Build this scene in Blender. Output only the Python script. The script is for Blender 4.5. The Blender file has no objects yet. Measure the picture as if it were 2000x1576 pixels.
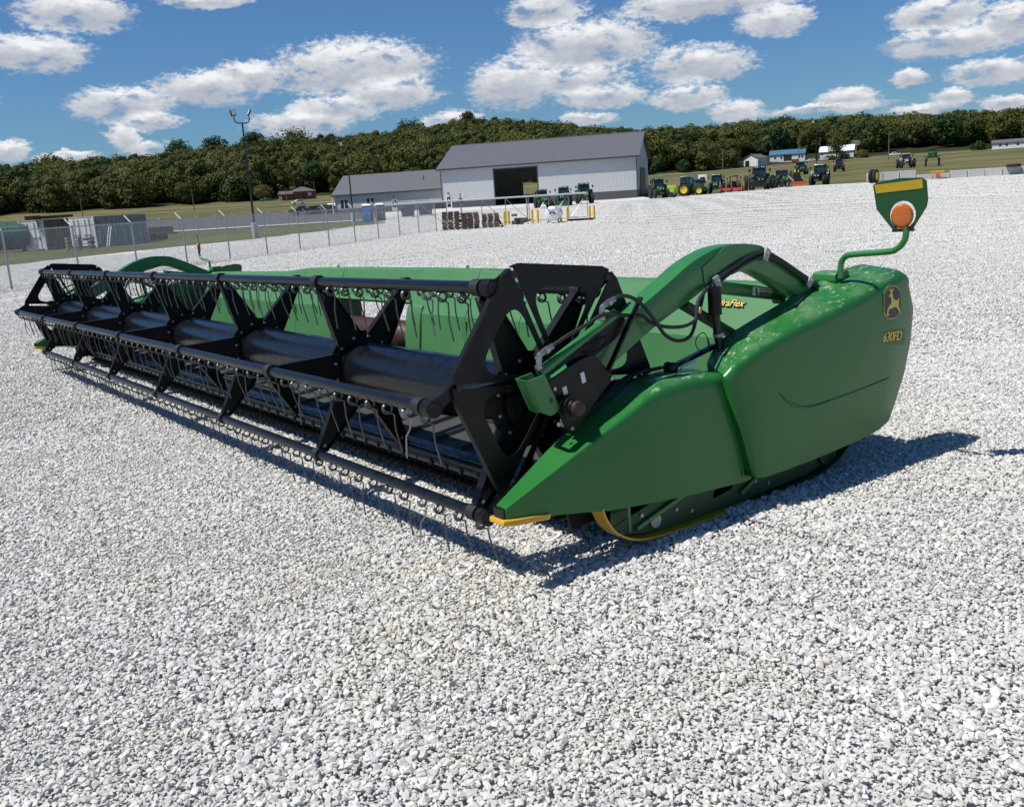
import bpy, bmesh, math, random
import numpy as np
from mathutils import Vector, Matrix
random.seed(7); np.random.seed(7)
R = math.radians
SC = bpy.context.scene
COL = SC.collection

# ------------------------------------------------------------------ camera
CAM = Vector((3.017, -2.382, 1.527))
cam_data = bpy.data.cameras.new('camera'); cam_data.sensor_width = 36.0; cam_data.lens = 32.4
cam_data.clip_start = 0.05; cam_data.clip_end = 3000.0
cam = bpy.data.objects.new('camera', cam_data); COL.objects.link(cam)
_r = Vector((0.6033, 0.7952, -0.0607)).normalized()
_f = Vector((-0.7856, 0.5787, -0.2180)).normalized()
_r = (_r - _f * _r.dot(_f)).normalized(); _u = _r.cross(_f)
cam.matrix_world = Matrix(((_r.x, _u.x, -_f.x, CAM.x), (_r.y, _u.y, -_f.y, CAM.y), (_r.z, _u.z, -_f.z, CAM.z), (0, 0, 0, 1)))
SC.camera = cam

# ------------------------------------------------------------------ sun, sky, exposure
SUN_TRAVEL = Vector((0.19, 0.54, -1.0)).normalized()
sd = bpy.data.lights.new('sun', 'SUN'); sd.energy = 5.0; sd.angle = R(0.53); sd.color = (1.0, 0.965, 0.91)
sun = bpy.data.objects.new('sun', sd); COL.objects.link(sun)
sun.rotation_euler = SUN_TRAVEL.to_track_quat('-Z', 'Y').to_euler(); sun.location = (0, -20, 40)
SC.view_settings.view_transform = 'Standard'; SC.view_settings.look = 'None'
SC.view_settings.exposure = 0.12; SC.view_settings.gamma = 1.0; SC.view_settings.use_curve_mapping = False
try:
    SC.cycles.max_bounces = 6; SC.cycles.transparent_max_bounces = 12; SC.cycles.use_denoising = True
    SC.cycles.caustics_reflective = False; SC.cycles.caustics_refractive = False
except Exception: pass

world = bpy.data.worlds.new('World'); SC.world = world; world.use_nodes = True
wn, wl = world.node_tree.nodes, world.node_tree.links
wn.clear()
def WN(t, **k):
    n = wn.new(t)
    for a, b in k.items(): setattr(n, a, b)
    return n
def wmath(op, a, b=None, c=None, clamp=False):
    n = WN('ShaderNodeMath', operation=op); n.use_clamp = clamp
    for i, v in enumerate((a, b, c)):
        if v is None: continue
        if isinstance(v, (int, float)): n.inputs[i].default_value = v
        else: wl.new(v, n.inputs[i])
    return n.outputs[0]
w_out = WN('ShaderNodeOutputWorld')
sky = WN('ShaderNodeTexSky', sky_type='NISHITA', sun_disc=False)
sky.sun_elevation = math.asin(-SUN_TRAVEL.z); sky.sun_rotation = math.atan2(-SUN_TRAVEL.x, -SUN_TRAVEL.y)
sky.air_density = 1.25; sky.dust_density = 0.15; sky.ozone_density = 3.0; sky.altitude = 300
tc = WN('ShaderNodeTexCoord')
sep = WN('ShaderNodeSeparateXYZ'); wl.new(tc.outputs['Generated'], sep.inputs[0])
el = wmath('MULTIPLY', wmath('ARCSINE', sep.outputs[2]), 57.2958)
az = wmath('MULTIPLY', wmath('ARCTAN2', sep.outputs[1], sep.outputs[0]), 57.2958)
comb = WN('ShaderNodeCombineXYZ'); wl.new(az, comb.inputs[0]); wl.new(wmath('MULTIPLY', el, 2.0), comb.inputs[1])
def wnoise(vec, scale, detail, rough, dim='3D'):
    n = WN('ShaderNodeTexNoise', noise_dimensions=dim); n.inputs['Scale'].default_value = scale
    n.inputs['Detail'].default_value = detail; n.inputs['Roughness'].default_value = rough
    wl.new(vec, n.inputs['Vector']); return n
nz1 = wnoise(comb.outputs[0], 0.42, 5, 0.6); nz2 = wnoise(comb.outputs[0], 1.5, 5, 0.66)
def vmath(op, a, b=None, sc=None):
    n = WN('ShaderNodeVectorMath', operation=op)
    for i, v in enumerate((a, b)):
        if v is None: continue
        if isinstance(v, tuple): n.inputs[i].default_value = v
        else: wl.new(v, n.inputs[i])
    if sc is not None: n.inputs['Scale'].default_value = sc
    return n.outputs['Vector'] if op not in ('LENGTH',) else n.outputs['Value']
w1 = vmath('SCALE', vmath('SUBTRACT', nz1.outputs['Color'], (0.5, 0.5, 0.5)), None, 2.0)
w2 = vmath('SCALE', vmath('SUBTRACT', nz2.outputs['Color'], (0.5, 0.5, 0.5)), None, 0.85)
pos = vmath('ADD', comb.outputs[0], vmath('ADD', w1, w2))
# cumulus clouds: azimuth, elevation, half width, half height (degrees)
CLOUDS = [(166.2,10.88,2.94,.98),(168.7,8.86,2.94,.95),(164.5,6.24,2.8,.9),(159.8,6.94,2.95,.92),(157.6,7.56,1.85,.87),(151.7,7.78,4.75,1.51),
 (149.7,6.29,2.55,.68),(153.1,5.59,2.37,.62),(154.9,4.87,2.65,.62),(164.7,4.55,.75,.6),(163.5,3.81,1.0,.5),(163.4,5.27,1.62,.33),(140.3,10.35,2.37,.91),
 (138.0,8.22,4.13,1.37),(142.5,6.47,2.57,1.35),(138.8,6.37,2.84,.62),(137.2,5.41,2.33,.57),(131.6,6.72,3.14,1.04),(132.3,4.99,2.04,.56),(129.6,4.07,1.37,.51),
 (130.8,9.9,5.54,.73),(127.3,8.65,1.7,.63),(118.2,6.6,3.36,.71),(119.0,8.01,2.44,.85),(115.6,7.2,1.4,.98),(120.2,4.95,.87,.42),(116.3,4.85,1.78,.61),
 (123.4,4.16,1.47,.54),(118.1,3.69,1.04,.37),(115.4,3.07,1.18,.41),(159.5,11.46,2.2,.31),(167.7,3.62,1.54,.24),(146.1,4.52,1.67,.64),(138.0,4.22,1.57,.29),
 (124.9,3.77,3.24,.22),(119.6,3.3,1.77,.24),(170.5,4.01,.73,.47),(172.5,6.5,2.0,.7),(112.5,8.5,2.6,.8),(110.0,5.5,2.2,.6)]
def field(p, dy):
    acc = None
    for (a, e, rx, ry) in CLOUDS:
        d = vmath('LENGTH', vmath('MULTIPLY', vmath('SUBTRACT', p, (a, 2 * (e + dy * ry), 0)), (1 / (rx * (1.16 if ry < .7 else 1.0)), 1 / (2.15 * ry * (1.16 if ry < .7 else 1.0)), 0)))
        if acc is None: acc = d
        else:
            n = WN('ShaderNodeMath', operation='SMOOTH_MIN'); wl.new(acc, n.inputs[0]); wl.new(d, n.inputs[1]); n.inputs[2].default_value = 0.11; acc = n.outputs[0]
    return acc
f0 = field(pos, 0.0); f1 = field(pos, 0.62)
def mapr(v, a, b, c, d, smooth=True):
    n = WN('ShaderNodeMapRange', interpolation_type='SMOOTHSTEP' if smooth else 'LINEAR')
    for k, x in (('From Min', a), ('From Max', b), ('To Min', c), ('To Max', d)): n.inputs[k].default_value = x
    wl.new(v, n.inputs['Value']); return n.outputs[0]
fine = wnoise(comb.outputs[0], 2.4, 9, 0.66)
edge = wmath('ADD', f0, wmath('MULTIPLY', wmath('SUBTRACT', fine.outputs[0], 0.5), 0.95))
holes = wnoise(comb.outputs[0], 0.50, 8, 0.60)
mask_a = wmath('MULTIPLY', mapr(edge, 0.74, 1.18, 1.0, 0.0), mapr(holes.outputs[0], 0.34, 0.47, 0.25, 1.0))
# the same broken cumulus field carries on over the rest of the sky
gz = wmath('MAXIMUM', wmath('ADD', sep.outputs[2], 0.08), 0.05)
cv = WN('ShaderNodeCombineXYZ'); wl.new(wmath('DIVIDE', sep.outputs[0], gz), cv.inputs[0]); wl.new(wmath('DIVIDE', sep.outputs[1], gz), cv.inputs[1])
gen = wnoise(cv.outputs[0], 1.1, 7, 0.58)
mask_b = mapr(gen.outputs[0], 0.62, 0.71, 0.0, 0.95)
daz = wmath('ABSOLUTE', wmath('SUBTRACT', az, 142.0))
outside = wmath('MAXIMUM', mapr(el, 12.2, 15.0, 0.0, 1.0), mapr(daz, 31.0, 36.0, 0.0, 1.0))
mask_b = wmath('MULTIPLY', wmath('MULTIPLY', mask_b, outside), mapr(el, 0.5, 5.0, 0.0, 1.0))
mask = wmath('MAXIMUM', mask_a, mask_b)
# sunlit tops, greyer bases
lit = wmath('ADD', wmath('SUBTRACT', f0, f1), wmath('MULTIPLY', wmath('SUBTRACT', nz2.outputs[0], 0.5), 1.1))
lit = wmath('ADD', lit, wmath('MULTIPLY', wmath('SUBTRACT', holes.outputs[0], 0.5), 1.3))
cr = WN('ShaderNodeValToRGB'); wl.new(mapr(lit, -0.55, 0.5, 0.0, 1.0, False), cr.inputs[0])
e0 = cr.color_ramp.elements
e0[0].position = 0.0; e0[0].color = (0.46, 0.50, 0.58, 1); e0[1].position = 1.0; e0[1].color = (0.92, 0.93, 0.95, 1)
m = e0.new(0.45); m.color = (0.62, 0.65, 0.70, 1)
# deeper blue away from the horizon
tint = WN('ShaderNodeMixRGB', blend_type='MULTIPLY'); tint.inputs[0].default_value = 1.0
wl.new(sky.outputs[0], tint.inputs[1]); tint.inputs[2].default_value = (0.54, 0.88, 1.32, 1)
bg1 = WN('ShaderNodeBackground'); bg1.inputs[1].default_value = 0.058; wl.new(tint.outputs[0], bg1.inputs[0])
bg2 = WN('ShaderNodeBackground'); bg2.inputs[1].default_value = 0.90; wl.new(cr.outputs[0], bg2.inputs[0])
mixb = WN('ShaderNodeMixShader'); wl.new(mask, mixb.inputs[0]); wl.new(bg1.outputs[0], mixb.inputs[1]); wl.new(bg2.outputs[0], mixb.inputs[2])
wl.new(mixb.outputs[0], w_out.inputs[0])
world.cycles.sampling_method = 'MANUAL'; world.cycles.sample_map_resolution = 512

# ------------------------------------------------------------------ helpers
class MB:
    """collects geometry; build() links it as one mesh object. mirror=True maps the near header end onto the far end"""
    def __init__(s, mirror=False): s.v = []; s.f = []; s.mirror = mirror; s.tag = []
    def add(s, vs, fs):
        o = len(s.v); s.v += [tuple(p) for p in vs]; s.f += [tuple(i + o for i in f) for f in fs]
    def box(s, x0, x1, y0, y1, z0, z1):
        s.add([(x0,y0,z0),(x1,y0,z0),(x1,y1,z0),(x0,y1,z0),(x0,y0,z1),(x1,y0,z1),(x1,y1,z1),(x0,y1,z1)],
              [(0,3,2,1),(4,5,6,7),(0,1,5,4),(1,2,6,5),(2,3,7,6),(3,0,4,7)]); return s
    def obox(s, c, size, M=None):
        h = [d / 2 for d in size]; vs = []
        for x, y, z in ((-1,-1,-1),(1,-1,-1),(1,1,-1),(-1,1,-1),(-1,-1,1),(1,-1,1),(1,1,1),(-1,1,1)):
            p = Vector((x*h[0], y*h[1], z*h[2])); p = (M @ p if M is not None else p) + Vector(c); vs.append(p)
        s.add(vs, [(0,3,2,1),(4,5,6,7),(0,1,5,4),(1,2,6,5),(2,3,7,6),(3,0,4,7)]); return s
    def bar(s, p, q, w, h, up=(0,0,1)):
        p, q = Vector(p), Vector(q); d = (q - p); L = d.length; d.normalize(); u = Vector(up); sd_ = d.cross(u)
        if sd_.length < 1e-4: sd_ = d.cross(Vector((1,0,0)))
        sd_.normalize(); u = sd_.cross(d); M = Matrix((d, sd_, u)).transposed()
        return s.obox((p + q) / 2, (L, w, h), M)
    def tube(s, pts, r, n=8, caps=True):
        pts = [Vector(p) for p in pts]; k = len(pts); rr = r if isinstance(r, (list, tuple)) else [r] * k
        t = [(pts[min(i+1,k-1)] - pts[max(i-1,0)]).normalized() for i in range(k)]
        a = Vector((0,0,1)) if abs(t[0].z) < .9 else Vector((1,0,0)); u = (a - t[0]*a.dot(t[0])).normalized(); vs = []
        for i in range(k):
            u = (u - t[i]*u.dot(t[i])).normalized(); w = t[i].cross(u)
            for j in range(n):
                an = 2*math.pi*j/n; vs.append(pts[i] + (u*math.cos(an) + w*math.sin(an))*rr[i])
        fs = [(i*n+j, i*n+(j+1)%n, (i+1)*n+(j+1)%n, (i+1)*n+j) for i in range(k-1) for j in range(n)]
        if caps: fs += [tuple(range(n-1,-1,-1)), tuple(range((k-1)*n, k*n))]
        s.add(vs, fs); return s
    def cyl(s, p, q, r, n=16, r2=None): return s.tube([p, q], [r, r if r2 is None else r2], n)
    def lathe(s, c, axis, prof, n=24, caps=True):
        """prof: list of (distance along axis, radius)"""
        c = Vector(c); ax = Vector(axis).normalized(); a = Vector((0,0,1)) if abs(ax.z) < .9 else Vector((1,0,0))
        u = (a - ax*a.dot(ax)).normalized(); w = ax.cross(u); vs = []
        for d, r in prof:
            for j in range(n):
                an = 2*math.pi*j/n; vs.append(c + ax*d + (u*math.cos(an) + w*math.sin(an))*r)
        k = len(prof); fs = [(i*n+j, i*n+(j+1)%n, (i+1)*n+(j+1)%n, (i+1)*n+j) for i in range(k-1) for j in range(n)]
        if caps: fs += [tuple(range(n-1,-1,-1)), tuple(range((k-1)*n, k*n))]
        s.add(vs, fs); return s
    def prism(s, poly, lo, hi, axis='x'):
        n = len(poly)
        def P(a, b, h): return (h,a,b) if axis == 'x' else ((a,h,b) if axis == 'y' else (a,b,h))
        vs = [P(a,b,lo) for a,b in poly] + [P(a,b,hi) for a,b in poly]
        fs = [tuple(range(n)), tuple(range(2*n-1,n-1,-1))] + [(i, i+n, (i+1)%n+n, (i+1)%n) for i in range(n)]
        s.add(vs, fs); return s
    def loft(s, rings, closed=True, caps=True):
        n = len(rings[0]); vs = [p for r in rings for p in r]; k = len(rings)
        fs = [(i*n+j, i*n+(j+1)%n, (i+1)*n+(j+1)%n, (i+1)*n+j) for i in range(k-1) for j in range(n if closed else n-1)]
        if caps and closed: fs += [tuple(range(n-1,-1,-1)), tuple(range((k-1)*n, k*n))]
        s.add(vs, fs); return s
    def holed(s, outer, hole, lo, hi, axis='x', N=40):
        """plate with one hole; both outlines 2-D"""
        cx = sum(p[0] for p in hole)/len(hole); cy = sum(p[1] for p in hole)/len(hole)
        def hit(poly, an):
            d = (math.cos(an), math.sin(an)); best = None; m = len(poly)
            for i in range(m):
                ax_, ay_ = poly[i][0]-cx, poly[i][1]-cy; bx_, by_ = poly[(i+1)%m][0]-cx, poly[(i+1)%m][1]-cy
                ex, ey = bx_-ax_, by_-ay_; den = d[0]*ey - d[1]*ex
                if abs(den) < 1e-12: continue
                t = (ax_*ey - ay_*ex)/den; q = (ax_*d[1] - ay_*d[0])/den
                if t > 0 and -1e-9 <= q <= 1+1e-9 and (best is None or t > best): best = t
            return (cx + d[0]*best, cy + d[1]*best) if best else None
        angs = sorted(set([math.atan2(p[1]-cy, p[0]-cx) for p in outer] + [-math.pi + 2*math.pi*i/N for i in range(N)]))
        O = []; H = []
        for an in angs:
            a, b = hit(outer, an), hit(hole, an)
            if a and b: O.append(a); H.append(b)
        n = len(O)
        def P(a, b, h): return (h,a,b) if axis == 'x' else ((a,h,b) if axis == 'y' else (a,b,h))
        vs = [P(a,b,lo) for a,b in O] + [P(a,b,hi) for a,b in O] + [P(a,b,lo) for a,b in H] + [P(a,b,hi) for a,b in H]
        fs = []
        for i in range(n):
            j = (i+1) % n
            fs += [(i, j, n+j, n+i), (2*n+j, 2*n+i, 3*n+i, 3*n+j), (j, i, 2*n+i, 2*n+j), (n+i, n+j, 3*n+j, 3*n+i)]
        s.add(vs, fs); return s
    def mesh(s, name, bevel=0, seg=2, smooth=True, angle=35, merge=False):
        me = bpy.data.meshes.new(name)
        vs = [(-9.1-x, y, z) for x, y, z in s.v] if s.mirror else s.v
        fs = [tuple(reversed(f)) for f in s.f] if s.mirror else s.f
        me.from_pydata(vs, [], fs); me.update()
        bm = bmesh.new(); bm.from_mesh(me)
        if merge: bmesh.ops.remove_doubles(bm, verts=bm.verts, dist=1e-5)
        bmesh.ops.recalc_face_normals(bm, faces=bm.faces)
        if bevel:
            ed = [e for e in bm.edges if e.is_manifold and e.calc_face_angle(0) > R(25)]
            bmesh.ops.bevel(bm, geom=ed, offset=bevel, segments=seg, profile=0.5, affect='EDGES', clamp_overlap=True)
        bm.to_mesh(me); bm.free()
        if smooth:
            me.polygons.foreach_set('use_smooth', [True]*len(me.polygons)); me.set_sharp_from_angle(angle=R(angle))
        return me
    def build(s, name, mat, parent=None, **k):
        me = s.mesh(name, **k); return link(name, me, mat, parent)
def link(name, me, mat=None, parent=None, loc=None):
    if mat is not None and not me.materials: me.materials.append(M[mat] if isinstance(mat, str) else mat)
    o = bpy.data.objects.new(name, me); COL.objects.link(o)
    if parent is not None: o.parent = parent
    if loc is not None: o.location = loc
    return o
def tag(o, label=None, cat=None, group=None, kind=None):
    if label: o['label'] = label
    if cat: o['category'] = cat
    if group: o['group'] = group
    if kind: o['kind'] = kind
    return o
def empty(name, loc=(0,0,0), rz=0.0, label=None, cat=None, group=None):
    o = bpy.data.objects.new(name, None); o.empty_display_size = 0.2; COL.objects.link(o)
    o.location = loc; o.rotation_euler = (0,0,rz); return tag(o, label, cat, group)
def copy_tree(o, parent=None):
    c = o.copy(); COL.objects.link(c)
    if parent is not None: c.parent = parent
    for ch in list(o.children): copy_tree(ch, c)
    return c
def spline(pts, n=8):
    """Catmull-Rom through the points"""
    P = [Vector(p) for p in pts]; P = [P[0]*2-P[1]] + P + [P[-1]*2-P[-2]]; out = []
    for i in range(1, len(P)-2):
        for k in range(n):
            t = k/n; a,b,c,d = P[i-1],P[i],P[i+1],P[i+2]
            out.append(0.5*((2*b)+(c-a)*t+(2*a-5*b+4*c-d)*t*t+(3*b-a-3*c+d)*t**3))
    out.append(P[-2]); return out
def rounded(poly, r, n=4):
    """round the corners of a 2-D polygon"""
    out = []; m = len(poly)
    for i in range(m):
        p, a, b = Vector(poly[i]), Vector(poly[i-1]), Vector(poly[(i+1)%m])
        rr = r[i] if isinstance(r, (list,tuple)) else r
        da, db = (a-p), (b-p); k = min(rr, da.length*.45, db.length*.45)
        s0, s1 = p + da.normalized()*k, p + db.normalized()*k
        for j in range(n+1):
            t = j/n; q = s0*(1-t)**2 + p*2*t*(1-t) + s1*t*t; out.append((q.x, q.y))
    return out
def ellipse(cy, cz, ry, rz, n=20): return [(cy+ry*math.cos(2*math.pi*i/n), cz+rz*math.sin(2*math.pi*i/n)) for i in range(n)]

# ------------------------------------------------------------------ terrain height
LEFT = [(40,-.5),(90,-.5),(130,-.46),(165,.05),(185,.6),(230,1.6),(340,3.6),(400,6.0),(430,6.6)]
RIGHT = [(40,-.22),(70,.05),(112,.6),(150,.5),(200,2.0),(230,2.6),(330,5.7),(400,7.8),(500,9.6),(530,10.4)]
RIDGE = [(60,16),(100,18),(114.5,20),(122.5,25.5),(128,28),(131,26),(135.5,28.5),(142.8,41),(145.8,42),(150,37.5),(157,36),(163.3,29.5),(171.5,25.5),(185,24),(230,22)]
_la, _lz = zip(*LEFT); _ra, _rz = zip(*RIGHT); _ga, _gz = zip(*RIDGE)
def Hgrid(x, y):
    x = np.asarray(x, float); y = np.asarray(y, float)
    dx, dy = x-CAM.x, y-CAM.y; D = np.hypot(dx, dy); a = np.degrees(np.arctan2(dy, dx)); a = np.where(a < -60, a+360, a)
    a = np.where(a < 60, 60+0*a, a)
    near = np.clip(.0189*x, -.5, .12) - .06*np.clip((1.2-y)/2.4, 0, 1)
    out_ = np.clip(np.maximum(np.maximum(-10-x, x-1.0), np.maximum(-.9-y, y-2.6))/1.5, 0, 1)   # level under the header
    near = near + out_*(.010*np.sin(1.1*x+.6*y) + .007*np.sin(.9*y-1.5*x+1))
    s = np.clip((a-124)/14, 0, 1); s = s*s*(3-2*s)
    far = s*np.interp(D, _la, _lz) + (1-s)*np.interp(D, _ra, _rz)
    w = np.clip((D-30)/40, 0, 1); w = w*w*(3-2*w)
    z = near*(1-w) + far*w
    base = 430*s + 520*(1-s); zr = np.interp(a, _ga, _gz)
    t = np.clip((D-base)/(690-base), 0, 1); hill = far + (zr-far)*(t**0.85)
    z = np.where(D > base, hill, z)
    return np.where(D > 690, zr - (D-690)*.06, z)
def H(x, y): return float(Hgrid(np.array([x]), np.array([y]))[0])
def PA(az, D):
    """ground point at compass angle az (degrees) and distance D metres from where the photographer stands"""
    x, y = CAM.x + D*math.cos(R(az)), CAM.y + D*math.sin(R(az)); return (x, y, H(x, y))

# ------------------------------------------------------------------ materials
M = {}
class NT:
    def __init__(s, name):
        s.m = bpy.data.materials.new(name); s.m.use_nodes = True; s.t = s.m.node_tree; s.n = s.t.nodes; s.l = s.t.links
        s.b = s.n['Principled BSDF']; s.out = s.n['Material Output']; M[name] = s.m
        s.tc = s.n.new('ShaderNodeTexCoord'); s.obj = s.tc.outputs['Object']
    def new(s, t, **k):
        n = s.n.new(t)
        for a, b in k.items(): setattr(n, a, b)
        return n
    def put(s, inp, v):
        if v is None: return
        if hasattr(v, 'is_linked'): s.l.new(v, inp)
        else: inp.default_value = v
    def noise(s, scale, detail=4, rough=.55, vec=None, stretch=None):
        n = s.new('ShaderNodeTexNoise'); n.inputs['Scale'].default_value = scale; n.inputs['Detail'].default_value = detail; n.inputs['Roughness'].default_value = rough
        v = vec or s.obj
        if stretch:
            mp = s.new('ShaderNodeMapping'); mp.inputs['Scale'].default_value = stretch; s.l.new(v, mp.inputs[0]); v = mp.outputs[0]
        s.l.new(v, n.inputs['Vector']); return n.outputs[0]
    def math(s, op, a, b=None, clamp=False):
        n = s.new('ShaderNodeMath', operation=op); n.use_clamp = clamp; s.put(n.inputs[0], a); s.put(n.inputs[1], b); return n.outputs[0]
    def rng(s, v, a, b, c=0., d=1., smooth=True):
        n = s.new('ShaderNodeMapRange', interpolation_type='SMOOTHSTEP' if smooth else 'LINEAR')
        for k, x in (('From Min',a),('From Max',b),('To Min',c),('To Max',d)): n.inputs[k].default_value = x
        s.l.new(v, n.inputs['Value']); return n.outputs[0]
    def ramp(s, v, stops):
        n = s.new('ShaderNodeValToRGB'); e = n.color_ramp.elements
        while len(e) < len(stops): e.new(.5)
        for x, (p, c) in zip(e, stops): x.position = p; x.color = (*c, 1)
        s.l.new(v, n.inputs[0]); return n.outputs[0]
    def mix(s, f, a, b, mode='MIX'):
        n = s.new('ShaderNodeMixRGB', blend_type=mode); s.put(n.inputs[0], f)
        for i, c in ((1,a),(2,b)):
            if isinstance(c, tuple): n.inputs[i].default_value = (*c, 1) if len(c) == 3 else c
            else: s.l.new(c, n.inputs[i])
        return n.outputs[0]
    def bump(s, h, strength=.3, dist=.01):
        n = s.new('ShaderNodeBump'); n.inputs['Strength'].default_value = strength; n.inputs['Distance'].default_value = dist
        s.l.new(h, n.inputs['Height']); s.l.new(n.outputs[0], s.b.inputs['Normal']); return n
    def base(s, col, rough=.5, metal=0., spec=.5, coat=0., coatr=.1):
        s.put(s.b.inputs['Base Color'], (*col,1) if isinstance(col, tuple) else col)
        s.put(s.b.inputs['Roughness'], rough); s.b.inputs['Metallic'].default_value = metal
        s.b.inputs['Specular IOR Level'].default_value = spec; s.b.inputs['Coat Weight'].default_value = coat; s.b.inputs['Coat Roughness'].default_value = coatr
        return s
def pm(name, col, rough=.5, metal=0., var=.18, vs=6., bump=0., bs=60., bd=.004, spec=.5, coat=0., rand=0.):
    t = NT(name); c = tuple(col); lo = tuple(x*(1-var) for x in c); hi = tuple(min(1,x*(1+var)) for x in c)
    k = t.mix(t.noise(vs, 5, .6), lo, hi)
    if rand:
        oi = t.new('ShaderNodeObjectInfo'); g = t.rng(oi.outputs['Random'], 0, 1, 1-rand, 1+rand, False)
        cc = t.new('ShaderNodeVectorMath', operation='SCALE'); t.l.new(k, cc.inputs[0]); t.l.new(g, cc.inputs['Scale']); k = cc.outputs[0]
    r = t.rng(t.noise(vs*2.3, 4), .2, .8, max(0,rough-.08), min(1,rough+.1), False)
    t.base(k, r, metal, spec, coat)
    if bump: t.bump(t.noise(bs, 3), bump, bd)
    return t
# painted machinery
pm('green', (.024,.165,.036), .42, var=.12, vs=3, bump=.03, bs=9, bd=.01, coat=.25)
pm('green_sheet', (.050,.180,.056), .55, var=.10, vs=2, bump=.03, bs=5, bd=.01, spec=.65)
pm('green_dark', (.010,.050,.016), .5, var=.2, vs=6)
pm('black_paint', (.0048,.0048,.0052), .42, var=.25, vs=7, spec=.28)
pm('black_tube', (.0050,.0058,.0085), .27, var=.25, vs=5, spec=.42)
pm('rubber', (.012,.012,.012), .62, var=.25, vs=20)
pm('belt', (.040,.039,.037), .72, var=.28, vs=4, bump=.12, bs=120, bd=.003)
pm('slat', (.022,.022,.023), .55, var=.3, vs=8)
pm('lip', (.012,.016,.026), .22, var=.2, vs=4, coat=.5)
pm('steel', (.30,.30,.295), .34, .9, var=.25, vs=30)
pm('tine_steel', (.12,.12,.115), .42, .75, var=.35, vs=20)
pm('zinc', (.36,.36,.355), .42, .7, var=.2, vs=20)
pm('yellow_paint', (.60,.33,.020), .42, var=.14, vs=8, coat=.2)
pm('decal_yellow', (.72,.55,.10), .45, var=.05)
pm('decal_black', (.008,.008,.008), .4, var=.1)
pm('decal_white', (.72,.72,.70), .45, var=.05)
pm('decal_tan', (.42,.36,.20), .5, var=.05)
pm('plate_green', (.006,.062,.010), .4, var=.1)
pm('reflector', (.40,.27,.006), .36, var=.1, vs=30)
pm('rust', (.055,.027,.021), .55, .35, var=.45, vs=9, bump=.1, bs=80)
pm('brass', (.55,.40,.16), .35, .9)
t = NT('amber'); t.base((.66,.16,.006), .2, 0, .5, .5); t.b.inputs['Transmission Weight'].default_value = .35; t.b.inputs['Subsurface Weight'].default_value = .15
# dusty green plastic of the end shields: pale dust and scuffs only on the top
t = NT('green_shield')
oy = t.new('ShaderNodeSeparateXYZ'); t.l.new(t.obj, oy.inputs[0]); yfac = t.rng(oy.outputs[1], .15, .55)
geo = t.new('ShaderNodeNewGeometry'); sx = t.new('ShaderNodeSeparateXYZ'); t.l.new(geo.outputs['Normal'], sx.inputs[0])
upm = t.rng(sx.outputs[2], .45, .80)
sm = t.rng(t.noise(44, 6, .75, stretch=(1.0,.40,1.0)), .535, .65)
pt = t.rng(t.noise(5.5, 4, .6), .42, .66)
zone = t.math('MULTIPLY', t.rng(t.noise(2.2, 3, .6), .30, .56), yfac)
dust = t.math('MULTIPLY', t.math('MULTIPLY', upm, t.math('MAXIMUM', t.math('MULTIPLY', sm, .75), t.math('MULTIPLY', pt, .16))), zone)
basec = t.mix(t.noise(2.5, 4), (.014,.130,.022), (.020,.158,.030))
t.base(t.mix(dust, basec, (.44,.47,.37)), t.rng(dust, 0, 1, .38, .8, False), 0, .34, .12, .15)
t.bump(t.noise(210, 2), .05, .002)
# ground
def stone_cols(t, v): return t.ramp(v, [(0,(.30,.30,.30)),(.18,(.44,.44,.437)),(.5,(.55,.548,.54)),(.85,(.635,.632,.62)),(1,(.72,.717,.705))])
t = NT('gravel_ground')
wp = t.new('ShaderNodeNewGeometry').outputs['Position']
def vor(scale, feat='F1'):
    n = t.new('ShaderNodeTexVoronoi', feature=feat); n.inputs['Scale'].default_value = scale; t.l.new(wp, n.inputs['Vector']); return n
v1 = vor(38); v2 = vor(11); v3 = vor(4.2)
c1 = t.new('ShaderNodeSeparateColor'); t.l.new(v1.outputs['Color'], c1.inputs[0])
c2 = t.new('ShaderNodeSeparateColor'); t.l.new(v2.outputs['Color'], c2.inputs[0])
tone = t.math('ADD', t.math('MULTIPLY', c1.outputs[0], .42), t.math('MULTIPLY', c2.outputs[0], .42))
patch = t.noise(.35, 5, .6, vec=wp); track = t.noise(.10, 4, .6, vec=wp, stretch=(1.0,.35,1.0))
tone = t.math('ADD', tone, t.math('MULTIPLY', patch, .26))
k = stone_cols(t, tone)
k = t.mix(t.rng(track, .40, .66), t.mix(1, k, (.84,.832,.81), 'MULTIPLY'), t.mix(1, k, (1.0,.985,.955), 'MULTIPLY'))
t.base(k, .92, 0, .2)
t.bump(t.math('ADD', t.math('MULTIPLY', v1.outputs['Distance'], .6), t.math('MULTIPLY', v2.outputs['Distance'], 1.0)), .55, .02)
t = NT('stone')
at = t.new('ShaderNodeAttribute', attribute_name='tone'); oi = t.new('ShaderNodeObjectInfo')
wp = t.new('ShaderNodeNewGeometry').outputs['Position']
v = t.math('ADD', t.math('MULTIPLY', at.outputs['Fac'], .62), t.math('MULTIPLY', t.noise(160, 3, .6, vec=wp), .2))
v = t.math('ADD', v, t.math('MULTIPLY', t.noise(.9, 5, .6, vec=wp), .38))
k = stone_cols(t, v)
at2 = t.new('ShaderNodeAttribute', attribute_name='hue')
k = t.mix(1, t.mix(at2.outputs['Fac'], k, t.mix(1, k, (1.0,.965,.88), 'MULTIPLY')), (.97,.96,.93), 'MULTIPLY')
k = t.mix(t.rng(t.noise(.55, 5, .65, vec=wp), .50, .68, 0, .8), k, t.mix(1, k, (1.0,.97,.87), 'MULTIPLY'))
t.base(k, .9, 0, .22)
t.bump(t.noise(420, 3, vec=wp), .25, .002)
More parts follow.
